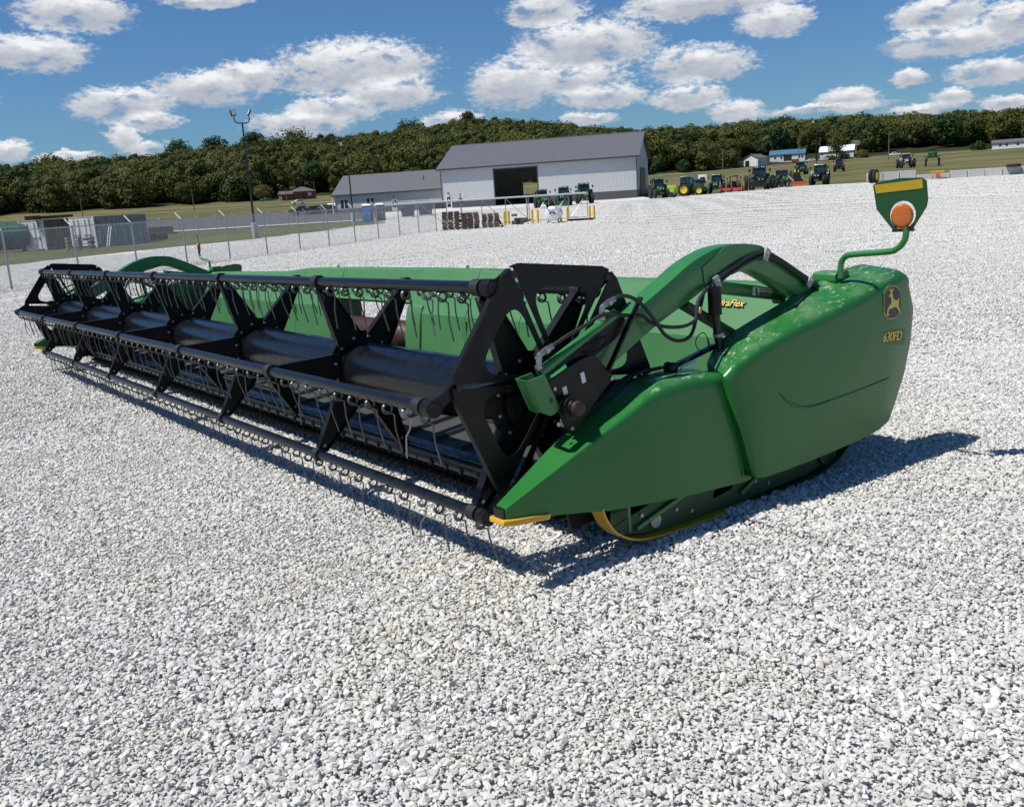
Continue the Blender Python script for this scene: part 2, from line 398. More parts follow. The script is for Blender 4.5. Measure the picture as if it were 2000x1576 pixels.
def ground_mat(name, stops, s1, s2, bs, bumpd=.03, dry=None, dscale=.05):
    t = NT(name); wp = t.new('ShaderNodeNewGeometry').outputs['Position']
    a = t.math('ADD', t.math('MULTIPLY', t.noise(s1, 6, .62, vec=wp), .6), t.math('MULTIPLY', t.noise(s2, 5, .6, vec=wp), .4))
    k = t.ramp(a, stops)
    if dry: k = t.mix(t.rng(t.noise(dscale, 5, .6, vec=wp, stretch=(1,1,1)), .45, .62), k, dry)
    t.base(k, .95, 0, .1); t.bump(t.noise(bs, 4, .65, vec=wp), .6, bumpd); return t
ground_mat('fines', [(.3,(.40,.395,.37)),(.7,(.56,.555,.53))], 3, 60, 160, .006)
ground_mat('grass', [(.3,(.040,.056,.016)),(.5,(.078,.100,.030)),(.7,(.125,.138,.050))], .12, 1.3, 6, .05, (.085,.070,.030))
ground_mat('field', [(.3,(.052,.066,.020)),(.5,(.096,.108,.036)),(.7,(.145,.142,.058))], .08, .8, 4, .06, (.165,.125,.070), .035)
ground_mat('road', [(.3,(.22,.19,.13)),(.7,(.34,.30,.22))], .2, 3, 9, .01)
ground_mat('asphalt', [(.3,(.065,.066,.068)),(.7,(.10,.10,.10))], .2, 3, 30, .005)
ground_mat('concrete', [(.3,(.38,.37,.35)),(.7,(.56,.55,.52))], .4, 5, 30, .005)
ground_mat('forest_floor', [(.3,(.018,.022,.009)),(.7,(.040,.045,.018))], .1, 1, 3, .1)
# buildings
t = NT('siding_grey')
sxyz = t.new('ShaderNodeSeparateXYZ'); t.l.new(t.obj, sxyz.inputs[0])
wv = t.new('ShaderNodeTexWave', wave_type='BANDS', bands_direction='X'); wv.inputs['Scale'].default_value = 1.37; wv.inputs['Distortion'].default_value = 0; t.l.new(t.obj, wv.inputs[0])
t.base(t.mix(t.noise(.6, 4), (.56,.565,.565), (.64,.645,.64)), .5, 0, .4); t.bump(t.math('POWER', wv.outputs[0], 6), .9, .05)
t = NT('siding_dark')
wv = t.new('ShaderNodeTexWave', wave_type='BANDS', bands_direction='X'); wv.inputs['Scale'].default_value = 1.37; t.l.new(t.obj, wv.inputs[0])
t.base(t.mix(t.noise(.8, 4), (.088,.088,.090), (.115,.115,.118)), .5, 0, .4); t.bump(t.math('POWER', wv.outputs[0], 6), .9, .05)
t = NT('roof_grey')
wv = t.new('ShaderNodeTexWave', wave_type='BANDS', bands_direction='X'); wv.inputs['Scale'].default_value = 1.37; t.l.new(t.obj, wv.inputs[0])
t.base(t.mix(t.noise(.5, 4), (.112,.111,.119), (.138,.137,.145)), .48, 0, .5); t.bump(t.math('POWER', wv.outputs[0], 8), .8, .05)
pm('trim_dark', (.055,.056,.060), .5, vs=2)
pm('trim_white', (.72,.72,.70), .5, vs=2, var=.06)
pm('inside', (.030,.029,.028), .9, vs=1)
t = NT('glass_dark'); t.base((.018,.022,.026), .06, 0, .6, .3)
pm('brick', (.21,.075,.045), .9, var=.3, vs=5)
pm('shingle', (.11,.10,.095), .9, var=.25, vs=3)
pm('blue_roof', (.05,.14,.22), .5, var=.15, vs=1)
pm('white_siding', (.66,.66,.65), .6, var=.08, vs=1)
pm('white_metal', (.78,.78,.78), .5, var=.05, vs=1)
pm('tan_wood', (.30,.16,.07), .85, var=.2, vs=1)
pm('galv', (.33,.335,.34), .45, .55, var=.2, vs=6)
pm('galv_bright', (.74,.75,.76), .45, .0, var=.12, vs=6)
pm('pole_black', (.010,.010,.011), .45, vs=2)
pm('lamp_face', (.62,.61,.55), .4, var=.05)
pm('pole_wood', (.16,.13,.10), .9, var=.25, vs=3)
pm('bollard', (.72,.42,.018), .5, var=.12, vs=5)
pm('tank_white', (.74,.74,.73), .4, var=.06, vs=3, coat=.2)
pm('toilet_blue', (.020,.170,.43), .5, var=.12, vs=3)
pm('toilet_grey', (.12,.125,.13), .6, var=.15, vs=3)
pm('dumpster', (.045,.060,.075), .6, var=.25, vs=2)
pm('pallet_wood', (.17,.125,.095), .9, var=.35, vs=6, rand=.45)
pm('pallet_new', (.46,.36,.20), .9, var=.25, vs=6)
t = NT('container_white')
wv = t.noise(1.2, 6, .7, stretch=(6,6,.5))
t.base(t.mix(t.rng(wv, .50, .68), t.mix(t.noise(.8, 4), (.82,.82,.79), (.90,.90,.88)), (.42,.30,.20)), .6, 0, .3)
t = NT('container_grey')
wv = t.noise(1.5, 6, .7, stretch=(7,7,.35))
t.base(t.mix(t.rng(wv, .47, .60), (.42,.45,.42), (.11,.09,.07)), .65, 0, .3)
t = NT('container_rust')
wv = t.noise(1.1, 6, .7, stretch=(3,3,.6))
t.base(t.mix(t.rng(wv, .42, .60), (.17,.14,.11), (.14,.065,.030)), .75, 0, .3)
pm('tank_green', (.010,.085,.055), .45, var=.2, vs=2)
pm('junk', (.10,.085,.07), .9, var=.5, vs=5)
pm('block_concrete', (.47,.46,.44), .9, var=.16, vs=2, bump=.2, bs=14, bd=.02)
pm('fence_wire', (.62,.63,.64), .5, var=.1)
pm('tractor_green', (.012,.085,.022), .42, var=.12, coat=.2, rand=.2)
pm('tractor_yellow', (.72,.50,.015), .45, var=.08)
pm('tractor_red', (.32,.022,.015), .42, var=.1, coat=.2)
pm('tractor_silver', (.26,.27,.28), .4, .2, var=.1)
pm('tractor_lime', (.30,.50,.03), .45, var=.1)
pm('tractor_orange', (.42,.12,.03), .5, var=.1)
pm('tractor_tan', (.30,.22,.14), .6, var=.1)
pm('tyre', (.016,.016,.016), .85, var=.25, vs=6)
t = NT('cab_glass'); t.base((.02,.035,.035), .06, 0, .6, .3)
pm('headlamp', (.75,.75,.72), .25, var=.03)
pm('car_white', (.76,.76,.76), .3, var=.03, coat=.6)
pm('car_teal', (.02,.24,.26), .35, var=.05, coat=.5)
pm('car_dark', (.018,.025,.032), .3, var=.1, coat=.6)
pm('car_silver', (.30,.31,.32), .3, .5, var=.05, coat=.5)
pm('skin', (.42,.24,.17), .6, var=.06); pm('cloth_grey', (.30,.32,.35), .9, var=.1); pm('cloth_jeans', (.05,.07,.12), .9, var=.15)
# vegetation
def leafmat(name, a, b, c):
    t = NT(name); oi = t.new('ShaderNodeObjectInfo'); at = t.new('ShaderNodeAttribute', attribute_name='tone')
    v = t.math('ADD', t.math('MULTIPLY', oi.outputs['Random'], .72), t.math('MULTIPLY', at.outputs['Fac'], .28))
    k = t.ramp(v, [(0,a),(.5,b),(1,c)])
    t.base(k, .75, 0, .15); t.b.inputs['Subsurface Weight'].default_value = 0
    # thin leaves let some light through
    tr = t.new('ShaderNodeBsdfTranslucent'); t.l.new(k, tr.inputs[0]); mx = t.new('ShaderNodeMixShader'); mx.inputs[0].default_value = .18
    t.l.new(t.b.outputs[0], mx.inputs[1]); t.l.new(tr.outputs[0], mx.inputs[2]); t.l.new(mx.outputs[0], t.out.inputs[0])
leafmat('leaf', (.042,.060,.018), (.085,.098,.024), (.150,.142,.036))
leafmat('leaf_dark', (.020,.050,.016), (.032,.066,.020), (.050,.086,.026))
pm('bark', (.06,.048,.036), .95, var=.3, vs=3)

# ------------------------------------------------------------------ setting: ground sheets
def polar(name, mat, azs, d0, d1, nr, off, power=1.0, wrap=False):
    azs = np.array(azs); A = len(azs); D0 = np.array([d0(a) for a in azs]); D1 = np.array([d1(a) for a in azs])
    t = (np.arange(nr)/(nr-1))**power
    D = D0[None,:] + (D1-D0)[None,:]*t[:,None]
    x = CAM.x + D*np.cos(np.radians(azs))[None,:]; y = CAM.y + D*np.sin(np.radians(azs))[None,:]; z = Hgrid(x, y) + (off if not callable(off) else off(D))
    v = np.stack([x,y,z],2).reshape(-1,3).tolist(); f = []
    for i in range(nr-1):
        for j in range(A if wrap else A-1):
            k = (j+1) % A; f.append((i*A+j, (i+1)*A+j, (i+1)*A+k, i*A+k))
    me = bpy.data.meshes.new(name); me.from_pydata(v, [], f); me.update(); me.polygons.foreach_set('use_smooth', [True]*len(f))
    return tag(link(name, me, mat), kind='structure')
def tab(pairs):
    a, b = zip(*sorted(pairs)); return lambda q: float(np.interp(q, a, b))
full = [a for a in np.arange(-60, 300, 1.0)]
fine_az = sorted(set(list(np.arange(-60, 300, 2.0)) + list(np.arange(105, 182, .5)) + [150.55, 150.65]))
YARD = tab([(-60,90),(60,110),(108,118),(114,116),(121.7,117),(124,112),(134.5,108),(135.2,106),(151,106),(153.5,92),(158,78),(171.5,59.6),(180,52),(230,60),(300,90)])
YARD2 = tab([(121.7,117.2),(124,135),(126,150),(130,143),(134.5,152),(135.2,172),(152,172)])
base_d = lambda a: 430 if a >= 138 else (520 if a <= 124 else 430*((a-124)/14) + 520*(1-(a-124)/14))
polar('grass_field', 'field', full, lambda a: 45, lambda a: base_d(a)+20, 90, -.06, 1.3, True)
polar('gravel_bed', 'fines', fine_az, lambda a: .02, lambda a: 24.0, 60, -.016, 1.5, True)
polar('gravel_yard', 'gravel_ground', fine_az, lambda a: 23.6, YARD, 70, 0.0, 1.6, True)
polar('gravel_apron', 'gravel_ground', np.arange(121.8, 150.7, .4), lambda a: YARD(a)-.01, YARD2, 30, 0.0)
polar('grass_verge', 'grass', np.arange(150.6, 185, .5), lambda a: YARD(a)-.5, tab([(150,128),(151,128),(158,134),(172,140),(185,140)]), 30, -.02)
polar('concrete_kerb', 'concrete', np.arange(152, 185, 1), tab([(150,131),(158,136),(172,142),(185,142)]), tab([(150,134),(158,140),(172,147),(185,147)]), 4, .05)
polar('parking_lot', 'asphalt', np.arange(152, 185, 1), tab([(150,134),(158,140),(172,147),(185,147)]), tab([(150,205),(158,215),(172,225),(185,225)]), 16, .02)
ROAD = tab([(60,400),(114,398),(118,388),(124,390),(130,398),(135,400),(142,372),(150,352),(157,336),(163,322),(172,310),(200,310)])
polar('dirt_road', 'road', np.arange(95, 195, 1), lambda a: ROAD(a)-4.5, lambda a: ROAD(a)+4.5, 4, .08)
polar('hill', 'forest_floor', np.arange(60, 231, 1.0), base_d, lambda a: 1100, 60, 0.05)

# loose crushed limestone lying on the yard, real stones where they can be told apart
def stone_tile(name, size, pitch, dmin, dmax, seed, zj):
    rs = np.random.RandomState(seed); n = int(size/pitch)+2; V = []; F = []; T = []; U = []
    protos = []
    for k in range(14):
        bm = bmesh.new(); pts = rs.normal(size=(13,3)); pts /= np.linalg.norm(pts,axis=1)[:,None]; pts *= np.array([1,.74+.2*rs.rand(),.52+.2*rs.rand()])*(.85+.3*rs.rand(13,1))
        vs = [bm.verts.new(p) for p in pts]; r = bmesh.ops.convex_hull(bm, input=vs)
        for v in [v for v in bm.verts if not v.link_faces]: bm.verts.remove(v)
        bm.verts.index_update(); protos.append((np.array([v.co[:] for v in bm.verts]), [[v.index for v in f.verts] for f in bm.faces])); bm.free()
    for i in range(n):
        for j in range(n):
            pv, pf = protos[rs.randint(14)]
            d = dmin + (dmax-dmin)*rs.rand()**2.6
            x = (i-(n-1)/2+rs.uniform(-.6,.6))*pitch; y = (j-(n-1)/2+rs.uniform(-.6,.6))*pitch
            a = rs.uniform(0, 6.283); tl = rs.normal(0, .35, 2)
            Rm = np.array(Matrix.Rotation(a,3,'Z') @ Matrix.Rotation(tl[0],3,'X') @ Matrix.Rotation(tl[1],3,'Y'))
            q = (pv*d/2) @ Rm.T + np.array([x,y,d*.10 + rs.uniform(0,zj)])
            o = len(V); V += q.tolist(); F += [tuple(o+w for w in f) for f in pf]; tv = rs.rand(); hv = max(0,rs.rand()*1.5-.7)
            if rs.rand() < .012: hv = 1.0
            T += [tv]*len(pf); U += [hv]*len(pf)
    me = bpy.data.meshes.new(name); me.from_pydata(V, [], F); me.update()
    for nm, data in (('tone',T),('hue',U)):
        at = me.attributes.new(nm, 'FLOAT', 'FACE'); at.data.foreach_set('value', data)
    me.materials.append(M['stone']); return bpy.data.objects.new(name, me)
def scatter(name, tiles, pts, rots, scl, idx, extra_tilt=None):
    """one mesh of points; geometry nodes put a tile or tree on each"""
    c = bpy.data.collections.new(name + '_pieces')
    for o in tiles: c.objects.link(o)
    me = bpy.data.meshes.new(name); me.from_pydata([tuple(p) for p in pts], [], []); me.update()
    a = me.attributes.new('rz', 'FLOAT', 'POINT'); a.data.foreach_set('value', list(map(float, rots)))
    a = me.attributes.new('sc', 'FLOAT', 'POINT'); a.data.foreach_set('value', list(map(float, scl)))
    a = me.attributes.new('pick', 'INT', 'POINT'); a.data.foreach_set('value', list(map(int, idx)))
    o = bpy.data.objects.new(name, me); COL.objects.link(o)
    ng = bpy.data.node_groups.new(name, 'GeometryNodeTree')
    ng.interface.new_socket('Geometry', in_out='INPUT', socket_type='NodeSocketGeometry'); ng.interface.new_socket('Geometry', in_out='OUTPUT', socket_type='NodeSocketGeometry')
    N, L = ng.nodes, ng.links
    gi, go = N.new('NodeGroupInput'), N.new('NodeGroupOutput')
    ci = N.new('GeometryNodeCollectionInfo'); ci.inputs['Collection'].default_value = c; ci.inputs['Separate Children'].default_value = True; ci.inputs['Reset Children'].default_value = True
    ip = N.new('GeometryNodeInstanceOnPoints'); ip.inputs['Pick Instance'].default_value = True
    def attr(nm, t):
        n = N.new('GeometryNodeInputNamedAttribute'); n.data_type = t; n.inputs['Name'].default_value = nm; return n.outputs['Attribute']
    cb = N.new('ShaderNodeCombineXYZ'); L.new(attr('rz','FLOAT'), cb.inputs[2])
    er = N.new('FunctionNodeEulerToRotation'); L.new(cb.outputs[0], er.inputs[0])
    cs = N.new('ShaderNodeCombineXYZ'); s_ = attr('sc','FLOAT')
    for i in range(3): L.new(s_, cs.inputs[i])
    L.new(gi.outputs[0], ip.inputs['Points']); L.new(ci.outputs[0], ip.inputs['Instance']); L.new(attr('pick','INT'), ip.inputs['Instance Index'])
    L.new(er.outputs[0], ip.inputs['Rotation']); L.new(cs.outputs[0], ip.inputs['Scale']); L.new(ip.outputs[0], go.inputs[0])
    md = o.modifiers.new('scatter', 'NODES'); md.node_group = ng
    return tag(o, kind='stuff')
def ring_points(size, dlo, dhi, azlo=106, azhi=180, side=1.6):
    out = []; n = int(dhi/size)+3
    for i in range(-n, n+1):
        for j in range(-n, n+1):
            x, y = CAM.x + i*size, CAM.y + j*size; dx, dy = x-CAM.x, y-CAM.y; D = math.hypot(dx, dy)
            if not (dlo <= D < dhi): continue
            a = math.degrees(math.atan2(dy, dx)) % 360
            # stay inside the view, with a margin of a step to either side
            lat = max(0, (azlo-a), (a-azhi)); 
            if a > 280 or a < 60: 
                if D > 2.5: continue
            elif R(lat)*D > side: continue
            out.append((x, y, H(x, y)))
    return out
rs = np.random.RandomState(3)
def gravel_layer(name, tiles, size, dlo, dhi, label, side=1.6, dz=0.0):
    p = []
    for x, y, z in ring_points(size, dlo, dhi, side=side):
        D = math.hypot(x-CAM.x, y-CAM.y); a = math.degrees(math.atan2(y-CAM.y, x-CAM.x)) % 360
        edge = max(YARD(a), YARD2(a)) if 122 < a < 150.5 else YARD(a)
        if D + size*.75 < edge: p.append((x, y, z+dz))
    o = scatter(name, tiles, p, rs.randint(0,4,len(p))*math.pi/2, np.ones(len(p)), rs.randint(0,len(tiles),len(p)))
    return tag(o, label, 'gravel')
gravel_layer('gravel', [stone_tile(f'stone_patch_{k}', .5, .0145, .0125, [.034,.038,.043,.036,.041,.032][k], 10+k, .006) for k in range(6)], .5, 0, 9.0, 'white crushed limestone gravel filling the foreground', dz=.001)
gravel_layer('coarse_gravel', [stone_tile(f'stone_bed_{k}', 1.0, .030, .022, .052, 40+k, .008) for k in range(5)], 1.0, 7.8, 24.0, 'white crushed limestone gravel around and behind the header', 2.5, dz=.002)
gravel_layer('yard_gravel', [stone_tile(f'stone_field_{k}', 2.0, .060, .040, .090, 70+k, .010) for k in range(5)], 2.0, 23.0, 62.0, 'white crushed limestone gravel of the yard beyond the header', 4.0, dz=-.006)
gravel_layer('distant_gravel', [stone_tile(f'stone_plain_{k}', 4.0, .115, .070, .150, 90+k, .012) for k in range(4)], 4.0, 60.0, 150.0, 'white limestone gravel of the far yard towards the barn', 6.0, dz=-.022)

# ------------------------------------------------------------------ the draper header (main subject)
HD = empty('draper_header', (0,0,0), 0, 'long green draper header with black pickup reel parked on white gravel', 'header')
HD.rotation_euler = (0, -R(1.085), 0)
YC, ZC, RR = 0.0, .673, .546
ANG = [R(53.2 + 60*k) for k in range(6)]
TUBES = [(YC + RR*math.cos(a), ZC + RR*math.sin(a)) for a in ANG]
STATIONS = [-.08, -1.6, -3.1, -4.6, -6.08, -7.56, -9.02]

# reel: the centre tube carries every other piece of the reel
mb = MB(); mb.cyl((-9.05,YC,ZC), (-.05,YC,ZC), .143, 40); reel = mb.build('reel', 'black_tube', HD)
for x in STATIONS[1:-1]:
    mb = MB(); mb.lathe((x+.018,YC,ZC), (1,0,0), [(0,.143),(0,.150),(.025,.150),(.025,.143)], 36); mb.build('tube_sleeve', 'black_tube', reel)
for k, (y, z) in enumerate(TUBES):
    mb = MB(); mb.tube([(-9.1,y,z),(0.0,y,z)], .0255, 14); mb.build('bat_tube', 'black_tube', reel)
# seven spiders, each a bolted ring with six tapering arms
mb = MB()
ring_o = [(YC+.208*math.cos(2*math.pi*i/36), ZC+.208*math.sin(2*math.pi*i/36)) for i in range(36)]
ring_i = [(YC+.140*math.cos(2*math.pi*i/36), ZC+.140*math.sin(2*math.pi*i/36)) for i in range(36)]
mb.holed(ring_o, ring_i, -.006, .006, 'x', 36)
for a, (ty, tz) in zip(ANG, TUBES):
    c, s = math.cos(a), math.sin(a)
    def pt(u, v): return (YC + u*c - v*s, ZC + u*s + v*c)
    poly = [pt(.165,-.080), pt(.53,-.026), pt(.53,.026), pt(.165,.080)]
    mb.prism(poly, .0065, .0115)
    for sg in (-1, 1):
        p, q = pt(.17, sg*.080), pt(.515, sg*.028)
        mb.bar((.006,*p), (.006,*q), .045, .004, up=(0, -s*sg, c*sg))
mbC = MB()
for (ty, tz) in [(0,0)]: mbC.lathe((-.028,ty,tz), (1,0,0), [(0,.027),(0,.036),(.056,.036),(.056,.027)], 16)
mbB = MB()
for i in range(12):
    a = 2*math.pi*(i+.5)/12; y, z = YC+.178*math.cos(a), ZC+.178*math.sin(a)
    mbB.lathe((.012,y,z), (1,0,0), [(0,.009),(.008,.009),(.010,.006)], 6)
for a in ANG: mbB.lathe((.012, YC+.49*math.cos(a), ZC+.49*math.sin(a)), (1,0,0), [(0,.009),(.008,.009)], 6)
mS, mC, mBo = mb.mesh('spider', bevel=0), mbC.mesh('tube_clamp'), mbB.mesh('bolt_ring')
for x in STATIONS:
    o = link('spider', mS, 'black_paint', reel, (x,0,0)); tag(link('bolt_ring', mBo, 'zinc', reel, (x,0,0)), kind='stuff')
    for ty, tz in TUBES: link('tube_clamp', mC, 'rubber', reel, (x,ty,tz))
# spring tines
def tine_mb(bend=0., back=0.):
    t = MB(); pts = []
    for i in range(27):
        a = math.pi*.5 + 2*math.pi*i/11.5; pts.append((-.008 + .018*i/26, .021*math.cos(a), -.046 + .021*math.sin(a)))
    e = pts[-1]
    pts += [(e[0]+.002, .024+back*.3, -.075), (.012+bend*.3, .024+back*.5, -.12), (.013+bend*.6, .025+back, -.150), (.014+bend, .044+back*1.6, -.245)]
    t.tube(pts, .0040, 5); return t
tine_meshes = [tine_mb(b, k).mesh('tine') for b, k in ((0,0),(.008,.004),(-.010,.006),(.004,-.008))]
bent = tine_mb(-.05,-.03).mesh('tine')
for me in tine_meshes: me.materials.append(M['tine_steel'])
bent.materials.append(M['steel'])
rs = np.random.RandomState(5); rest = MB(); count = 0
order = [1,2,3,4,0,5]
for k in order:
    y, z = TUBES[k]
    for i in range(59):
        x = -.055 - i*.1545; w = rs.uniform(-.006,.006)
        lim = 59 if k in (1,2,3,4) else 32
        if i < lim and count < 300:
            me = tine_meshes[rs.randint(4)]
            if (k, i) in ((2,1),(1,3),(3,3)): me = bent
            o = link('tine', me, None, reel, (x+w, y, z)); o.rotation_euler = (R(rs.normal(0,4)), R(rs.normal(0,3)), R(rs.normal(0,5))); count += 1
        else:
            b = tine_mb(); rest.add([(px+x+w, py+y, pz+z) for px,py,pz in b.v], b.f)
tag(rest.build('tine', 'tine_steel', reel), kind='stuff')
# end shields of the reel: six sheet sectors round an offset centre, with cranks to the bats
SY_, SZ_ = .087, .747
def reel_end(mir):
    for k in range(6):
        a0 = ANG[k] + R(30); c, s = math.cos(a0), math.sin(a0)
        def pt(u, v): return (SY_ + u*c - v*s, SZ_ + u*s + v*c)
        t30 = math.tan(R(30))
        outer = [pt(.085,-.035), pt(.478,-.478*t30+.010), pt(.490,-.490*t30+.055), pt(.490,.490*t30-.055), pt(.478,.478*t30-.010), pt(.085,.035)]
        hole = rounded([pt(.118,-.032), pt(.402,-.184), pt(.402,.184), pt(.118,.032)], [.03,.13,.13,.03], 6)
        mb = MB(mir); mb.holed(outer, hole, .028+.004*(k%2), .034+.004*(k%2), 'x', 56)
        p, q = pt(.490,-.490*t30+.055), pt(.490,.490*t30-.055)
        mb.bar((.018,*p), (.018,*q), .030, .005, up=(0,c,s))
        for sg in (-1,1):
            p, q = pt(.489, sg*(.490*t30-.056)), pt(.477, sg*(.478*t30-.011)); mb.bar((.020,*p), (.020,*q), .026, .005, up=(0,c,s))
        mb.build('shield_sector', 'black_paint', reel, smooth=False)
        # crank from bat tube end to the shield corner
        ty, tz = TUBES[k]; vy, vz = SY_ + .515*math.cos(ANG[k]), SZ_ + .515*math.sin(ANG[k])
        mb = MB(mir); mb.bar((.014,ty,tz), (.014,vy,vz), .012, .052, up=(0,-(vz-tz),(vy-ty)))
        mb.lathe((-.035,ty,tz), (1,0,0), [(0,.030),(0,.038),(.060,.038),(.060,.026),(.066,.026),(.066,.015)], 18)
        mb.build('crank', 'black_paint', reel, bevel=.003, seg=1)
        mb = MB(mir); mb.lathe((.030,vy,vz), (1,0,0), [(0,.017),(.008,.017),(.010,.012),(.010,.007),(.012,.007)], 12); mb.build('crank_bolt', 'rust', reel)
    mb = MB(mir); mb.lathe((.020,SY_,SZ_), (1,0,0), [(0,.13),(.006,.13),(.010,.10),(.020,.10)], 30); mb.build('shield_hub', 'black_paint', reel)
    mb = MB(mir); mb.cyl((-.06,YC,ZC), (.16,YC,ZC), .035, 16); mb.build('reel_shaft', 'black_paint', reel)
reel_end(False); reel_end(True)

# --- back sheet and frame
def sheet(x0, x1, zt0, zt1, name):
    mb = MB(); n = 6; rings = []
    for i in range(n+1):
        x = x0 + (x1-x0)*i/n; zt = zt0 + (zt1-zt0)*i/n
        rings.append([(x,1.575,.30),(x,1.62,.69),(x,1.665,.765),(x,1.80,zt),(x,1.83,zt+.012),(x,1.99,zt+.004),(x,1.99,zt-.04),(x,1.85,zt-.05),(x,1.70,.72),(x,1.66,.30)])
    mb.loft(rings); return mb.build(name, 'green_sheet', HD, angle=12)
sheet(.05, -2.25, .965, .985, 'back_sheet'); sheet(-2.256, -2.95, .985, 1.03, 'back_sheet'); sheet(-2.956, -3.82, 1.03, 1.035, 'back_sheet')
sheet(-5.28, -6.15, 1.035, 1.03, 'back_sheet'); sheet(-6.156, -6.85, 1.03, .985, 'back_sheet'); sheet(-6.856, -9.15, .985, .965, 'back_sheet')
mb = MB(); x0, x1 = -3.824, -5.276
mb.loft([[(x,1.64,.775),(x,1.70,.80),(x,1.80,1.035),(x,1.83,1.047),(x,1.99,1.039),(x,1.99,.96),(x,1.74,.74)] for x in (x0, x1)])
mb.build('feed_hood', 'green_sheet', HD, angle=12)
for xs in ((-3.60,-3.835),(-5.265,-5.50)):
    mb = MB(); mb.prism([(1.555,.30),(1.590,.60),(1.605,.68),(1.63,.755),(1.66,.755),(1.60,.30)], min(xs), max(xs)); mb.build('feed_cheek', 'green_sheet', HD, bevel=.012, seg=3)
mb = MB(); mb.cyl((-5.20,1.72,.46), (-4.02,1.72,.46), .135, 30); mb.lathe((-4.02,1.72,.46), (1,0,0), [(0,.135),(.09,.085),(.10,.085)], 30)
drum = mb.build('feed_drum', 'rust', HD)
mb = MB(); mb.cyl((-3.92,1.72,.46), (-3.84,1.72,.46), .10, 20); mb.build('drum_bearing', 'green', drum)
for i in range(7):
    mb = MB(); a = 1.0 + i*2.1; x = -5.0 + i*.165; mb.cyl((x,1.72+.12*math.cos(a),.46+.12*math.sin(a)), (x,1.72+.20*math.cos(a),.46+.20*math.sin(a)), .008, 6); mb.build('drum_finger', 'black_paint', drum)
mb = MB(); mb.box(-9.2,.1, 1.74,1.92,.16,.30); mb.build('frame_beam', 'green_dark', HD, bevel=.01)
mb = MB(); mb.box(-5.6,-5.3,1.72,1.95,.301,.95); mb.build('feed_post', 'green_dark', HD); mb = MB(); mb.box(-3.8,-3.5,1.72,1.95,.301,.95); mb.build('feed_post', 'green_dark', HD)
for xx in (-2.95, -6.15): 
    mb = MB(); mb.box(xx-.03, xx+.03, 1.60,1.615,.31,.66); mb.build('sheet_rib', 'green_sheet', HD)
for xx in (-2.75, -3.35, -5.7):
    mb = MB(); mb.box(xx-.05, xx+.05, 1.905,1.935,1.044,1.066); mb.build('top_bracket', 'decal_white', HD)
# --- draper decks
def deck(x0, x1, name):
    mb = MB(); mb.loft([[(x,.27,.200),(x,1.56,.335),(x,1.56,.30),(x,.27,.165)] for x in (x0,x1)]); b = mb.build(name, 'belt', HD, smooth=False)
    ms = MB(); ms.loft([[(-.016,.30,.2045),(-.008,.30,.226),(.008,.30,.226),(.016,.30,.2045)], [(-.016,1.54,.3335),(-.008,1.54,.355),(.008,1.54,.355),(.016,1.54,.3335)]]); me = ms.mesh('belt_slat', smooth=False)
    n = int(abs(x1-x0)/.30)
    for i in range(n): link('belt_slat', me, 'slat', b, (max(x0,x1) - .18 - i*.30, 0, 0))
deck(-.04, -3.86, 'draper_belt'); deck(-5.24, -9.06, 'draper_belt')
mb = MB(); mb.loft([[(x,.27,.175),(x,1.56,.26),(x,1.56,.22),(x,.27,.14)] for x in (-3.88,-5.22)]); b = mb.build('feed_belt', 'belt', HD, smooth=False)
for i in range(4):
    mb = MB(); y = .45+i*.28; z = .175+(y-.27)*.066; mb.box(-5.2,-3.9,y-.012,y+.012,z,z+.02); mb.build('belt_slat', 'slat', b)
mb = MB(); n = 24
for i in range(n):
    x0 = -.02 - i*9.06/n; x1 = x0 - 9.06/n + .004; m_ = MB()
    m_.loft([[(x,.285,.208),(x,.235,.196),(x,.205,.150),(x,.200,.118),(x,.285,.118)] for x in (x0,x1)]); m_.build('deck_lip', 'lip', HD, angle=30)
mb = MB(); mb.box(-9.08,-.02,.20,.27,.070,.110); mb.build('cutterbar', 'black_paint', HD)
gm = MB(); gm.loft([[(-.018,.12,.070),(.018,.12,.070),(.018,.12,.112),(-.018,.12,.112)], [(-.014,.02,.075),(.014,.02,.075),(.014,.02,.108),(-.014,.02,.108)], [(-.003,-.05,.080),(.003,-.05,.080),(.003,-.05,.090),(-.003,-.05,.090)]])
g_all = MB()
for i in range(118): g_all.add([(x-.06-i*.0762,y*.62+.165,z-.008) for x,y,z in gm.v], gm.f)
tag(g_all.build('knife_guard', 'black_paint', HD, smooth=False), kind='stuff')
mb = MB(); mb.loft([[(x,.27,.055),(x,.29,.112),(x,1.60,.20),(x,1.70,.20),(x,1.66,.10),(x,.6,.045)] for x in (-.02,-9.08)]); mb.build('skid_pan', 'green_dark', HD, smooth=False)

